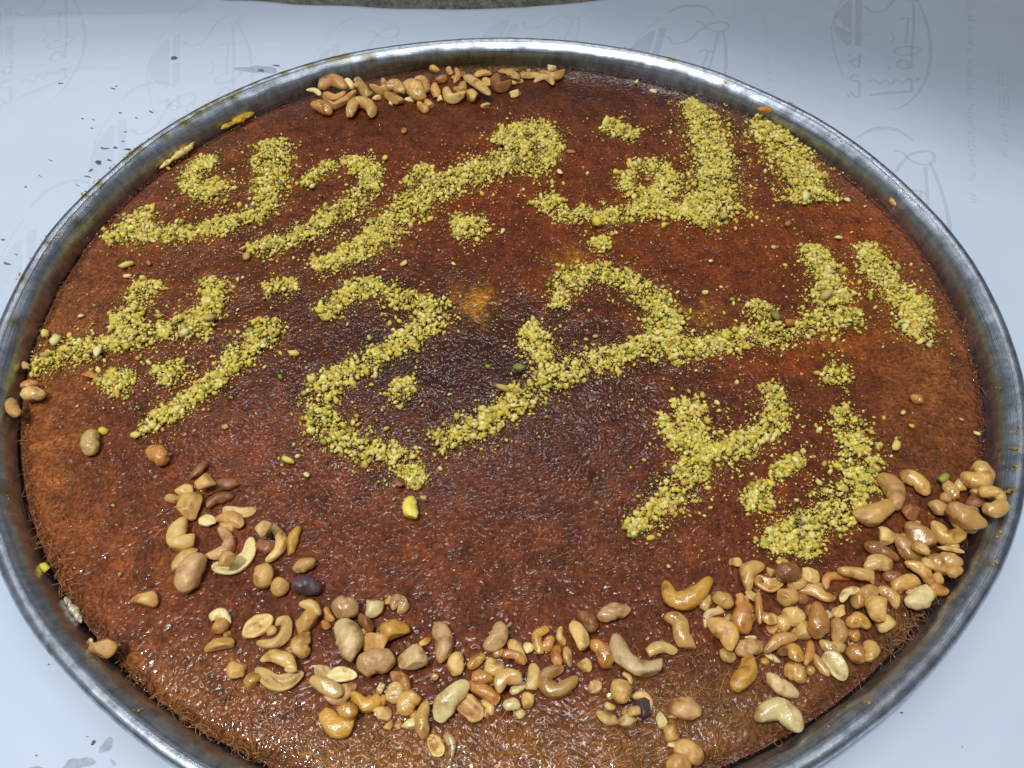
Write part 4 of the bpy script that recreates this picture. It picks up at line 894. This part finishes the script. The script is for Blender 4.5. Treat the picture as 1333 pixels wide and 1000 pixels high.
        for i_ in range(ns):
            rr = prof[i_] * wm * 0.5
            n_ = 1 + 0.05 * np.sin(2 * th + ph[0] + 5 * tt[i_]) + 0.04 * np.sin(3 * th + ph[1] - 9 * tt[i_]) + 0.03 * np.sin(5 * th + ph[2] + 17 * tt[i_]) + 0.03 * math.sin(13 * tt[i_] + ph[3])
            cs, sn = np.cos(th + roll), np.sin(th + roll)
            zf = np.full(nc, 0.88)
            if kind == 'H':
                gro = 0.42 * np.exp(-(np.cos(th) / 0.40) ** 2) * min(1, 4 * tt[i_] * (1 - tt[i_]) * 1.6)
                y_ = np.where(np.sin(th) > 0, np.sin(th) ** 0.5 * 0.34 - gro * (np.sin(th) > 0), np.sin(th) * 0.70); x_ = np.sign(np.cos(th)) * np.abs(np.cos(th)) ** 0.8
            elif kind == 'D':
                y_ = np.where(np.sin(th) > 0, np.sin(th) * 0.82, np.sin(th) * 0.30); x_ = np.cos(th)
                sc = 0.06 * np.sin(3 * np.cos(th) + ph[4]); y_ = y_ + sc
            else:
                x_ = np.cos(th); y_ = np.sin(th) * 0.88
                cre = 0.10 * np.exp(-((cs - turn * 0.98) / 0.10) ** 2) if turn else 0
                n_ = n_ - cre
                if seam is not None: n_ = n_ - 0.10 * np.exp(-((th - seam - 0.5 * math.sin(3 * tt[i_] + ph[5])) / 0.17) ** 2)
                n_ = n_ + 0.035 * np.sin(4 * th + ph[4] + 23 * tt[i_])
            V[i_] = S[i_] + rr * n_[:, None] * (x_[:, None] * Sd[i_] + y_[:, None] * Nn[i_])
        tl = r.uniform(-0.10, 0.10); rel = (tt - 0.5) * cum[-1] * tl
        V[:, :, 2] += rel[:, None]
        idx = np.arange(ns * nc).reshape(ns, nc); k2 = np.roll(idx, -1, 1)
        F = np.stack([idx[:-1], k2[:-1], k2[1:], idx[1:]], -1).reshape(-1, 4)
        V = V.reshape(-1, 3)
        # bitten or broken flats: shave the kernel with a few planes
        cen = V.mean(0)
        if kind in 'CD' and r.random() < 0.75:
            for _ in range(3):
                d = r.normal(size=3); d[2] *= 0.7; d /= np.linalg.norm(d); s = (V - cen) @ d; lim = s.max() * r.uniform(0.66, 0.88); kk = s > lim
                V[kk] -= ((s[kk] - lim) * 0.8)[:, None] * d
    o = link(name, mesh_np(name, V - org, F), nut_mat(col))
    o.location = Vector(org)
    if 'pistachio kernel' in label: o.name = 'pistachio_kernel'
    tag(o, label, {'C': 'cashew', 'H': 'cashew half', 'D': 'cashew half', 'P': 'nut piece'}[kind], GROUP[zone])
    return o

NUTS = """
T|pale sliver at the very left end of the far row of nuts|D|p|401,117 416,124|6|0
T|orange brown oval nut at the lower left end of the far row|C|o*|410,138 428,145|14|0
T|rounded tan lump topping the leftmost pile of the far row|C|t|420,112 434,105 447,112|15|1
T|thin curled half under the tan lump in the leftmost far pile|H|t|424,121 436,127 447,121|9|1
T|long curved tan nut cupping the leftmost far pile from below|C|t|414,124 433,138 449,132 462,121|10|0
T|pale upright flake behind the leftmost far pile|D|p|451,105 457,115|9|1
T|small oval bit behind the leftmost far pile|P|g|462,109 465,113|7|1
T|long orange tan kernel leaning right beside the leftmost far pile|C|t*|464,105 474,117 483,131|12|0
T|whole golden cashew arched like a bridge at the front of the far row|C|g*|455,149 460,137 471,133 483,140 484,150|14|0
T|V shaped golden cashew in the far row|C|g*|484,112 494,118 502,114 499,103|10|0
T|pale chip half hidden right of the arched golden cashew|P|n|491,128|10|0
T|pale gold cap shaped half at the middle left of the far row|D|g*|508,114 516,112 523,118|14|1
T|brown split kernel under the pale gold cap in the far row|D|t*|503,121 513,129 523,136|12|0
T|narrow pale rim of a split kernel left of the brown one in the far row|D|p|501,126 508,138|5|0
T|round golden lump in the middle of the far row|C|g*|531,114 540,116 546,125|20|0
T|pale flat piece under the round golden lump|D|p|529,130 541,131|6|0
T|thin brown arc curling over the round golden lump|C|t|537,104 549,102 556,113 552,127|8|0
T|small golden drop shaped kernel hanging below the far row|C|g|546,136 555,143|9|0
T|small tan bit beside the golden drop in the far row|C|t*|556,132 563,138|9|0
T|tan piece leaning left of the pale C shaped cashew at the far rim|C|t|566,112 569,125|10|0
T|pale bit below the tan leaning piece in the far row|P|p|573,129|9|0
T|small nut tilted on the oily wall at the far rim|C|t|562,87 570,92|7|0
T|amber oval nut lying behind the far row|C|o*|570,105 579,100|9|0
T|tiny tan bud at the far rim behind the pale cashew|C|t|585,89 588,96|7|0
T|slim upright tan piece behind the pale C shaped cashew|D|t|594,91 592,106|7|0
T|pale whole cashew like a wide C in the far row|C|n|580,114 584,126 593,129 603,123|12|0
T|small curled cashew resting in the pale C shaped one|C|t|593,116 601,116 603,107|9|1
T|ragged golden piece right of the pale C shaped cashew|P|g|608,121 620,128|16|0
T|long straight pale stick lying across the far row|D|n|607,98 622,111 636,125|11|1
T|dark brown bit at the upper end of the pale stick|P|b|602,98|9|0
T|golden oval half behind the pale stick|D|g|621,99 637,96|9|0
T|golden bit between pale stick and brown ring|D|g|632,105 638,110|10|0
T|brown cashew curled into a ring in the far row|C|b|647,98 645,109 654,115 664,109|13|0
T|flat tan kernel lying behind the brown ring|D|t|651,93 672,92|7|0
T|golden oval piece to the right of the brown ring|D|g|663,97 674,101|9|1
T|flat straw coloured flake under the golden piece by the brown ring|D|n|667,109 679,106|7|0
T|leaf shaped pale chip in front of the brown ring|P|n|664,123 677,118|11|0
T|lone little pale chip fallen forward of the far row|P|n|629,138 638,136|9|0
T|pale boat shaped half toward the right of the far row|D|n|680,100 689,99 702,98|9|0
T|tiny brown bit behind the pale boat shaped half|P|o|688,92|7|0
T|pale half arched like an eyebrow near the right end of the far row|D|n|698,104 706,100 716,104 719,111|9|0
T|brown boat shaped cashew at the right end of the far row|C|t|706,95 722,100 736,92|10|0
T|white wedge on top of the rightmost brown nut in the far row|P|p|713,86 725,90|8|1
L|dull brown nut topmost in the left cluster|C|b|251,620 259,613 267,606|11|0
L|golden chunk at the top of the left cluster|P|g|262,628 271,628|23|1
L|upper one of two brown split halves in the left cluster|D|b|273,641 290,631 307,632|14|0
L|lower one of two brown split halves in the left cluster|D|b|272,659 283,649 300,648|13|0
L|flat pale piece at the upper left of the left cluster|P|n|228,637 252,642|16|0
L|thin golden flake beneath the flat pale piece|D|g|219,648 236,649|10|0
L|big rounded golden chunk at the left of the left cluster|P|g|240,660 257,658|28|0
L|straw coloured half lying level at the right of the brown halves|H|n|295,664 312,668 329,664|12|0
L|small pale chip in the centre of the left cluster|P|p|263,677 277,683|15|0
L|folded tan half right of the small pale chip|D|t|284,677 301,675 314,684|15|0
L|tan inner piece under the folded half|D|g|290,685 305,689|11|0
L|plump pale cashew shaped like a boot at the left edge of the left cluster|C|n|237,682 229,698 235,708 250,701|20|0
L|greyish curved cashew in the middle of the left cluster|C|k|288,691 299,704 291,719 271,723|14|0
L|whitish half curved like a J at the bottom of the left cluster|H|p|325,705 322,723 304,738 282,738|17|0
L|small cube of nut sitting on the whitish J shaped half|P|g|290,731 298,727|18|2
L|golden oval behind the big tan oval at the lower left of the cluster|D|g|253,718 237,728 229,742|13|0
L|big tan oval with a dark smudge at the lower left of the cluster|C|k|257,731 246,746 241,762|26|0
L|pale shell half curved like a closing bracket in the left cluster|C|n|357,687 366,702 361,719 349,729|12|0
L|pale block resting on the bracket shaped shell half|P|n|335,690 350,688|17|2
L|brown lump held inside the bracket shaped shell half|P|b|339,712 350,711|21|0
L|slender orange yellow sliver at the right of the left cluster|D|y|388,690 380,705 378,721|12|0
L|small golden oval right of the left cluster above the purple nut|C|g|387,739 407,733|16|0
L|plump golden oval below the bracket shaped shell half|C|g|339,741 341,758|22|0
L|half golden nut touching the purple brown one|D|g|364,758 365,770|18|0
L|dark purple brown nut in its skin, darkest of all|C|d|384,761 398,761 412,766|21|0
S|glossy pale cashew alone below the left dot clusters|C|n*|121,567 116,575 119,586|17|0
S|glossy amber nut alone above the left cluster|C|o*|198,588 210,600|18|0
S|glossy pale nut close to the left tray wall|C|n*|34,513 54,513|15|0
S|tan curved cashew wedged against the left tray wall|C|t|13,521 16,532 23,540|12|0
S|brown bit above the glossy pale nut at the left wall|C|o|30,503 46,499|9|0
S|brown chip below the far left forked letter|P|o|110,485 124,491|11|0
S|rectangular golden chip alone at the lower left|P|g|179,784 205,779|18|0
S|squarish tan chip at the lower left edge of the pastry|P|t|122,842 143,842|23|0
S|dull brown pellet at the bottom tip of the middle sweep|P|b|515,629 524,627|15|0
S|bright yellow pistachio kernel alone below the middle sweep|C|v|535,652 540,672|18|0
S|amber oval nut alone on the crust near the right edge|C|o*|1189,517 1197,524|11|0
S|tiny orange triangle of nut below the far row|P|o|522,171 530,170|8|0
F|pale hollow shell half at the upper left end of the front row|C|p|275,805 287,798 298,810|11|0
F|tan tip poking from the pale hollow shell half|P|t|284,810 288,815|19|0
F|plain tan wedge below the hollow shell half|P|g|274,842 303,836|19|0
F|straw coloured hollow half left of the hook shaped cashew|H|n|325,821 337,814 348,807|21|0
F|straw coloured cashew curled like a fish hook|C|n|363,810 369,804 374,813 370,828 356,839 338,838|13|0
F|smooth tan chunk right of the hook shaped cashew|P|g|390,809 408,811|30|0
F|pale curled cap above the smooth tan chunk|D|n|394,787 407,789 414,799|11|1
F|small tan kidney below the smooth tan chunk|C|g|396,848 388,841 397,831|19|0
F|glossy folded half on top of the long split half|D|n*|344,857 356,853 374,859 385,866 376,871|14|1
F|long split half with a groove at the left of the front row|H|n|337,873 353,886 372,888 390,880|17|0
F|broad tan triangle at the lower left of the front row|P|g|304,867 318,880|23|0
F|glossy yellow bit below the broad tan triangle|P|y*|320,890 334,887|17|0
F|round orange tan nut at the top of the front row|C|k*|442,792 458,790|29|0
F|whitish cut off block next to the round orange tan nut|P|p|477,795 493,785|23|0
F|red brown block below the whitish one|P|b|469,806 484,816|23|0
F|round pale nut with a small dark hole|C|k*|513,790 514,782 521,780 526,788 521,796|13|0
F|yellow cube of nut in the front row|P|y|507,818 521,820|33|0
F|dull tan block left of the yellow cube|P|t|482,836 497,838|30|0
F|large ashen kidney shaped cashew standing out in the front row|C|s|447,817 456,832 454,855|31|0
F|broad cashew with a brown shoulder in the front row|C|k|474,868 490,860 505,862|30|0
F|knobbly pale chunk right of the broad brown shouldered cashew|P|s|529,861 545,855|38|0
F|thin yellow flake right of the yellow cube|P|y|547,838 559,832|8|0
F|orange sliver left of the round orange tan nut|D|o|425,794 433,806|9|0
F|small glossy orange bit beside the ashen kidney|P|o*|420,811 426,813|13|0
F|long cream half wavy like an S in the front row|H|p|415,871 427,880 442,878 460,880|15|0
F|glossy straw half below the long cream one|D|n*|409,886 424,893 441,902|15|1
F|pinkish flat kernel under the glossy straw half|D|k|424,908 440,906 459,894|16|0
F|glossy amber oval at the lower left of the front row|C|y*|445,920 460,926|16|1
F|large glossy half with a white edge lowest at the left|D|y*|423,929 431,941 444,947 458,943|20|0
F|amber cashew ring holding a yellow crumb|C|y*|463,907 471,917 487,915 492,907|17|0
F|clear wet bit right of the amber ring|P|p*|495,897|12|0
F|wet straw coloured half curved round its right side|D|n*|514,892 514,902 507,909|17|0
F|brown orange bent nut below the knobbly pale chunk|C|o*|512,879 524,885 529,897|14|0
F|pale straw chunk under the amber ring|P|n|491,928 501,928|23|0
F|small golden fragment under the pale straw chunk|P|g|509,941 505,948|12|0
F|plump golden cashew left of the boat shaped nut|C|g*|541,907 531,913 526,926|19|0
F|white chip below the plump golden cashew|P|p|533,942|15|0
F|little orange bit between golden cashew and boat shaped nut|C|o|537,925 540,935|9|0
F|long boat shaped tan nut standing upright in the front row|C|g*|554,918 549,937 552,957|16|0
F|pink tinged bean at the top of the front row|C|k|572,818 579,835 574,856|21|0
F|smooth pale oval below the pink tinged bean|C|n|595,856 596,873|19|0
F|pink tinged kidney cashew at the top middle of the front row|C|k|653,816 648,832 636,840|23|0
F|amber wedge left of the crumbed nuts in the middle|C|y*|630,854 613,868|13|0
F|straw coloured kernel dusted with crumbs in the middle heap|C|n*|636,865 652,871|19|0
F|glossy orange oval lying on the middle heap|C|o*|618,881 637,883|14|1
F|long glossy brown kernel at the lower middle heap|C|o*|613,892 632,900 651,915|15|0
F|big wet ribbed cashew, palest of the lower middle heap|C|p*|602,895 586,906 573,931|28|0
F|tan split pair below the big wet ribbed cashew|H|t|603,914 622,930|22|0
F|greenish sliver beside the tan split pair|D|n*|628,914 640,929|9|0
F|tan cashew curled over a pale crescent in the middle heap|C|g*|651,895 652,886 664,880 679,885|17|1
F|pale crescent below the curled tan cashew|D|p|681,892 667,901|10|0
F|small cream oval at the bottom of the middle heap|D|p*|660,919 674,918|13|1
F|cream flat piece under the small cream oval|P|p|668,927 680,930|11|0
F|golden bit right of the small cream oval|C|g|688,906 685,918|14|0
F|greenish upright half at the right of the middle heap|D|n|694,870 695,884 689,899|15|0
F|greenish crumb coated kernel at the top of the middle heap|C|n|667,839 676,851 681,862|17|0
F|orange arched half across the middle heap|D|o*|654,853 670,852 681,862|11|1
F|pale ribbed flake at the top right of the middle heap|P|p|685,839 692,849|11|0
F|yellow curl like a question mark above the big C shaped cashew|C|y*|712,819 699,826 700,840 704,852|12|0
F|wet brown bit right of the yellow curl|C|o*|709,845 717,832|13|0
F|dark orange upright sliver right of the yellow curl|D|o|725,843 730,866|12|0
F|whole tan cashew closed like a C at the right of the middle heap|C|t*|728,871 713,877 710,891 727,900 748,885|17|0
F|slim greenish piece beside the leaf shaped yellow flake|D|n|730,819 736,837|9|0
F|narrow greenish kernel under the slim piece|D|n*|738,846 742,865|11|0
F|leaf shaped yellow flake at the top right of the middle heap|P|n|748,816 760,845|19|1
F|sharp pointed greenish chip below the yellow flake|P|n|757,859 764,871|14|0
F|smooth red brown bean at the top of the right middle|C|b|758,802 771,818|17|0
F|dusky bent cashew right of the smooth red brown bean|C|k*|784,803 800,795 817,795|18|0
F|orange brown kernel with a pale broken end|C|o*|774,840 787,850 792,869|19|0
F|largest cashew, long pinkish grey and bent like a boomerang|C|s|803,832 809,854 828,871 847,873 860,865|22|0
F|yellowish cap half tucked behind the boomerang shaped cashew|D|n*|845,850 862,842 880,849|13|0
F|glossy long knotted nut right of the boomerang shaped cashew|C|g*|872,805 884,809 888,828 900,842|19|0
F|ragged brown fragment below the orange brown kernel|P|t*|774,892 779,902|16|0
F|upright golden oval above the straw fragments|C|g|807,893 810,908|22|1
F|thin shell edge behind the upright golden oval|D|n|812,877 819,882 821,890|6|0
F|straw ring round the purple nut at the bottom|C|n|824,907 836,905 845,912 846,923|9|0
F|purple nut set in a straw ring|P|d|832,921 841,920|21|0
F|pale stub beside the purple nut|P|n|822,925 827,927|14|1
F|flat pinkish trunk shaped piece below the purple nut|P|s|813,930 819,947|24|0
F|straw quarter piece at the lower left of the purple nut|D|n|781,931 791,937 801,939|14|0
F|thin flake above the straw quarter piece|D|n|790,918 799,920|8|0
F|broad pale cashew at the lower right of the front row|C|k|878,921 891,923 905,920|26|0
F|cream tip above the golden triangle at the bottom|P|p|859,935 862,940|15|0
F|golden triangle below the broad pale cashew|P|g|867,951 882,953|21|0
F|cream bit under the golden triangle|P|p|873,965 877,971|13|0
F|smooth bent golden cashew next to the bottom edge|C|g|885,978 898,977 907,988|21|0
F|tan nut cut by the bottom edge of the photo|C|t|877,998 892,996|22|0
F|split straw half lowest of all in the centre|H|n|563,963 572,979|16|0
F|thin wet shell curved beside the lowest straw half|D|s*|579,954 589,972 584,994|9|0
R|glossy amber cashew bent into a U, alone above the right heap|C|y*|869,762 874,777 890,783 907,774 921,758|21|0
R|small pale chip alone above the right heap|P|g|953,729 961,735|13|0
R|straw stub under the right arm of the U shaped cashew|D|n*|921,778 918,791|12|0
R|short glossy golden nut right of the straw stub|C|g*|935,779 947,788|17|0
R|glossy golden arch at the upper left of the right heap|C|g*|989,738 977,740 972,751 974,764|16|0
R|smile shaped half next to the golden arch|H|g*|989,754 1002,762 1015,757|15|0
R|pale stem above the smile shaped half|P|n|1003,744|11|0
R|papery pale shell behind the plump bean cashew|D|s|919,814 923,799 940,797|8|0
R|plump rough golden bean cashew at the left of the right heap|C|g|929,813 946,823 950,840|25|1
R|straw piece below the plump bean cashew|D|n|941,849 953,856|14|0
R|large glossy orange nut standing upright in the right heap|C|o*|968,792 967,817|25|0
R|orange rugged strip left above the large orange nut|D|o*|962,774 961,788|9|1
R|straw gap filler right above the large orange nut|P|n|976,775 980,777|13|0
R|slim ragged orange sliver right of the large orange nut|D|o*|987,773 988,792 990,814|8|0
R|oval nut pale at one end and brown at the other|C|k|964,846 977,842 987,842|18|0
R|thin white flake above the pale and brown oval|D|p|971,830 983,830|5|0
R|bent yellow gold cashew below the right heap|C|y|974,860 973,876 958,893|19|0
R|cream bean with two dark specks in front of the right heap|C|s|1004,882 1015,894 1036,902|17|0
R|glossy cream half moon alone nearest the front right rim|C|p*|991,932 1009,922 1025,930 1037,945|22|0
R|tiny amber sliver below the pale and brown oval|D|y|993,861 999,862|7|0
R|brown curved shell topping a hollow in the lower right heap|C|t*|999,846 1012,834 1035,829|12|1
R|pale straight rim below the hollow in the lower right heap|D|p|997,851 1014,861|6|0
R|brown lump inside the hollow in the lower right heap|P|b|1018,846 1026,846|20|0
R|bright amber piece at the right of the hollow|D|y*|1033,844 1039,861|14|1
R|rounded golden nut below the hollow|C|g*|1030,871 1044,881|19|0
R|narrow orange sliver right of the hollow|D|o|1055,837 1054,851 1048,865|9|0
R|pale green tinged half left of the white glossy nut|D|n*|996,803 1008,805|12|1
R|straw stub bending down from the pale green tinged half|C|n*|1015,809 1021,818|15|0
R|orange bit below the pale green tinged half|P|o|1006,818|12|0
R|smooth brown orange nut at the top of the right heap|C|b*|1018,745 1035,745|20|1
R|thin golden strip above the smooth brown orange nut|D|g*|1013,732 1025,732|8|0
R|golden oval below the smooth brown orange nut|C|g*|1031,761 1043,756|14|0
R|rough straw piece right of the smooth brown orange nut|P|n|1047,749 1061,751|18|0
R|jagged golden strip in the middle of the right heap|D|g*|1041,767 1058,768 1073,778 1083,779|12|0
R|glossy round golden nut left of the middle of the right heap|C|g*|1020,780 1033,778|19|0
R|small reddish brown lump in the middle of the right heap|P|b|1041,780 1047,782|13|0
R|glossy whitish nut below the round golden one|C|n*|1027,799 1041,803|20|0
R|upright glossy peanut shaped nut in the middle of the right heap|C|o*|1063,793 1066,808 1064,827|19|1
R|orange broken arc at the top middle of the right heap|C|o|1077,766 1075,756 1085,750 1103,754|9|0
R|long smooth tan nut draped over the top of the right heap|C|g*|1096,743 1112,745 1134,750 1142,760|13|1
R|white splinter pointing up in the right heap|D|p|1095,783 1118,768|8|1
R|long tan nut leaning beside the white splinter|C|t*|1113,785 1125,774 1139,768|16|0
R|egg shaped golden almond in the right heap|C|g|1141,784 1141,801|22|1
R|golden arc curving down right of the egg shaped almond|C|g*|1148,769 1162,777 1171,791|13|0
R|broad jagged straw chunk below the egg shaped almond|P|n|1143,814 1160,807|18|0
R|straw triangle left of the long leaning tan nut|P|n|1087,793 1100,799|15|0
R|white tip by the straw triangle|P|p|1080,801|10|0
R|tan half disc seen edge on below the straw triangle|D|t*|1090,811 1093,823 1089,834|15|0
R|mushroom shaped amber cap in the lower right heap|C|y*|1108,811 1118,807 1128,813|15|1
R|reddish orange stem below the amber cap|D|o*|1110,818 1112,832|12|0
R|dull greenish chunk at the lower middle of the right heap|P|n|1045,821 1051,825|20|0
R|glossy orange round nut at the bottom right of the heap|C|o*|1113,848 1114,856|23|0
R|tan oval beside the glossy orange round nut|C|g*|1132,840 1131,860|15|0
R|straw curve lying under the bottom right of the heap|D|n*|1072,837 1083,844 1096,842|13|0
R|glossy whitish leaf shaped half at the bottom of the right heap|H|p*|1081,857 1089,867 1094,879|23|0
R|thin tan husk left of the whitish leaf shaped half|D|g*|1061,852 1067,865 1077,878|9|0
R|upper arm of the broken curled cashew beside the last letter|C|t|1151,624 1166,640 1165,658|20|0
R|lower arm of the broken curled cashew beside the last letter|C|g|1155,660 1137,671 1117,670|22|0
R|smooth golden comma shaped cashew above the right end heap|C|g*|1179,619 1195,627 1204,640|16|0
R|notched pale chip below the broken curled cashew|P|n|1147,692 1155,704|23|0
R|brown square bit left in the right end heap|P|b|1182,668 1190,667|18|0
R|wrinkled wet tan nut filling the right end heap|C|t*|1187,688 1199,699 1209,709|25|0
R|wet tan strip below the wrinkled nut|C|t*|1171,700 1181,717 1195,723|17|0
R|narrow cream half lying over the wet tan strip|D|n|1193,710 1205,718|12|2
R|long brown nut pointing left below the notched chip|C|b*|1131,710 1150,719 1166,726|14|0
R|short layered straw nut below the long brown one|C|n*|1131,737 1143,732 1156,737|16|0
R|plump golden cashew with a raised tip nearest the right rim|C|g*|1277,609 1279,621 1268,626 1259,621|21|0
R|twisted golden bit under the pale green pistachio half|C|g*|1231,629 1238,638 1243,648|13|0
R|blunt golden triangle at the right end|P|g|1214,664 1224,660|21|0
R|large glossy brown almond cradled in a pale shell|C|t*|1243,663 1259,674 1276,684|24|1
R|pale shell rim round the large brown almond|C|n|1240,657 1243,678 1259,688 1275,691|9|0
R|dark brown stub between almond and rim nuts|P|b|1269,648 1271,655|19|0
R|golden curl touching the right rim|C|g*|1279,641 1297,642 1303,650|12|1
R|golden point lying up on the right rim|C|g*|1285,661 1295,664 1309,656|14|1
R|golden cashew bent like a wide V at the right end|C|g*|1218,685 1228,698 1239,701 1253,693|16|0
R|very thin flake on edge near the right rim|D|n|1222,712 1239,715 1253,719|5|1
R|smooth tan oval under the thin flake|C|t*|1230,726 1247,732|16|0
R|smooth golden arc at the lower right end|C|g*|1183,735 1200,742 1211,757|13|0
R|short straw rod right of the smooth golden arc|D|n|1204,731 1216,740|10|1
R|wet tan kernel at the outer right of the heap|C|t*|1215,727 1225,739 1230,746|15|0
R|tan tip touching the tray wall right of the heap|C|t|1236,745 1248,741|11|0
R|small brown boat shaped half left of the whitish cashew|D|b*|1155,750 1170,749|13|0
R|ragged golden nut left of the smooth golden arc|C|g*|1167,764 1177,757 1196,757|16|0
R|golden strip between ragged nut and whitish cashew|D|g*|1183,771 1194,767|9|0
R|smooth whitish cashew at the lower right end of the heap|C|p|1186,783 1199,780 1209,768|18|0
R|red brown bit against the right tray wall|P|o|1219,766 1225,766|15|0
"""
for ln in NUTS.strip().splitlines():
    z_, lab, kind, col, pts, w, ly = ln.split('|')
    nut(z_, lab, kind, col, pts, float(w), float(ly))
nut('S', "amber nut stuck on the far right of the rim above the slanting stroke", 'C', 'o', "989,143 1003,142", 8, z0=0.034)
nut('S', "small tan nut wedged at the wall right of the top slanting stroke", 'C', 'g', "1159,261 1166,267", 7, z0=0.026)

# broken bits wedged in the gaps of the heaps
WEDGE = {'R': ("small golden nut fragment wedged between larger nuts of the right heap", "small fragments in the right heap", 30),
         'F': ("small tan nut fragment wedged between larger nuts of the front row", "small fragments in the front row", 20),
         'T': ("tiny tan nut fragment wedged between nuts along the far rim", "tiny fragments in the far row", 12)}
snapshot = list(placed); used = set()
for zn, (lab, grp, want) in WEDGE.items():
    L_ = [p for p in snapshot if p[0] == zn]; done = []
    rr_ = np.random.default_rng(ord(zn)); guard = 0
    while len(done) < want and guard < 4000:
        guard += 1
        a_, b_ = L_[rr_.integers(len(L_))], L_[rr_.integers(len(L_))]
        d_ = math.dist(a_[1], b_[1]); reach = (a_[2] + b_[2]) * 0.5
        if a_ is b_ or d_ < reach * 0.9 or d_ > reach * 1.9 + 4: continue
        m_ = ((a_[1][0] + b_[1][0]) / 2, (a_[1][1] + b_[1][1]) / 2)
        if any(math.dist(m_, q_) < 13 for q_ in done): continue
        near_ = sum(math.dist(m_, p_[1]) < 45 for p_ in L_)
        if near_ < (4 if zn != 'T' else 3): continue
        host = next((h_[3] for h_ in sorted((a_, b_), key=lambda h_: len(h_[3])) if h_[3] not in used and len(h_[3].split()) <= 11), None)
        if host is None: continue
        used.add(host); lab = "small nut chip touching the " + host
        done.append(m_); t_ = rr_.uniform(0, 6.28); ln_ = rr_.uniform(2, 6) if zn != 'T' else 2.5
        o = nut(zn, lab, 'PDC'[rr_.integers(3)], 'gtno'[rr_.integers(4)] + ('*' if rr_.random() < .6 else ''), "%.1f,%.1f %.1f,%.1f" % (m_[0] - ln_ * math.cos(t_), m_[1] - ln_ * math.sin(t_) * .7, m_[0] + ln_ * math.cos(t_), m_[1] + ln_ * math.sin(t_) * .7), rr_.uniform(7, 12) if zn != 'T' else 6)
        o["group"] = grp; o["category"] = "nut piece"; o.name = "nut_fragment"
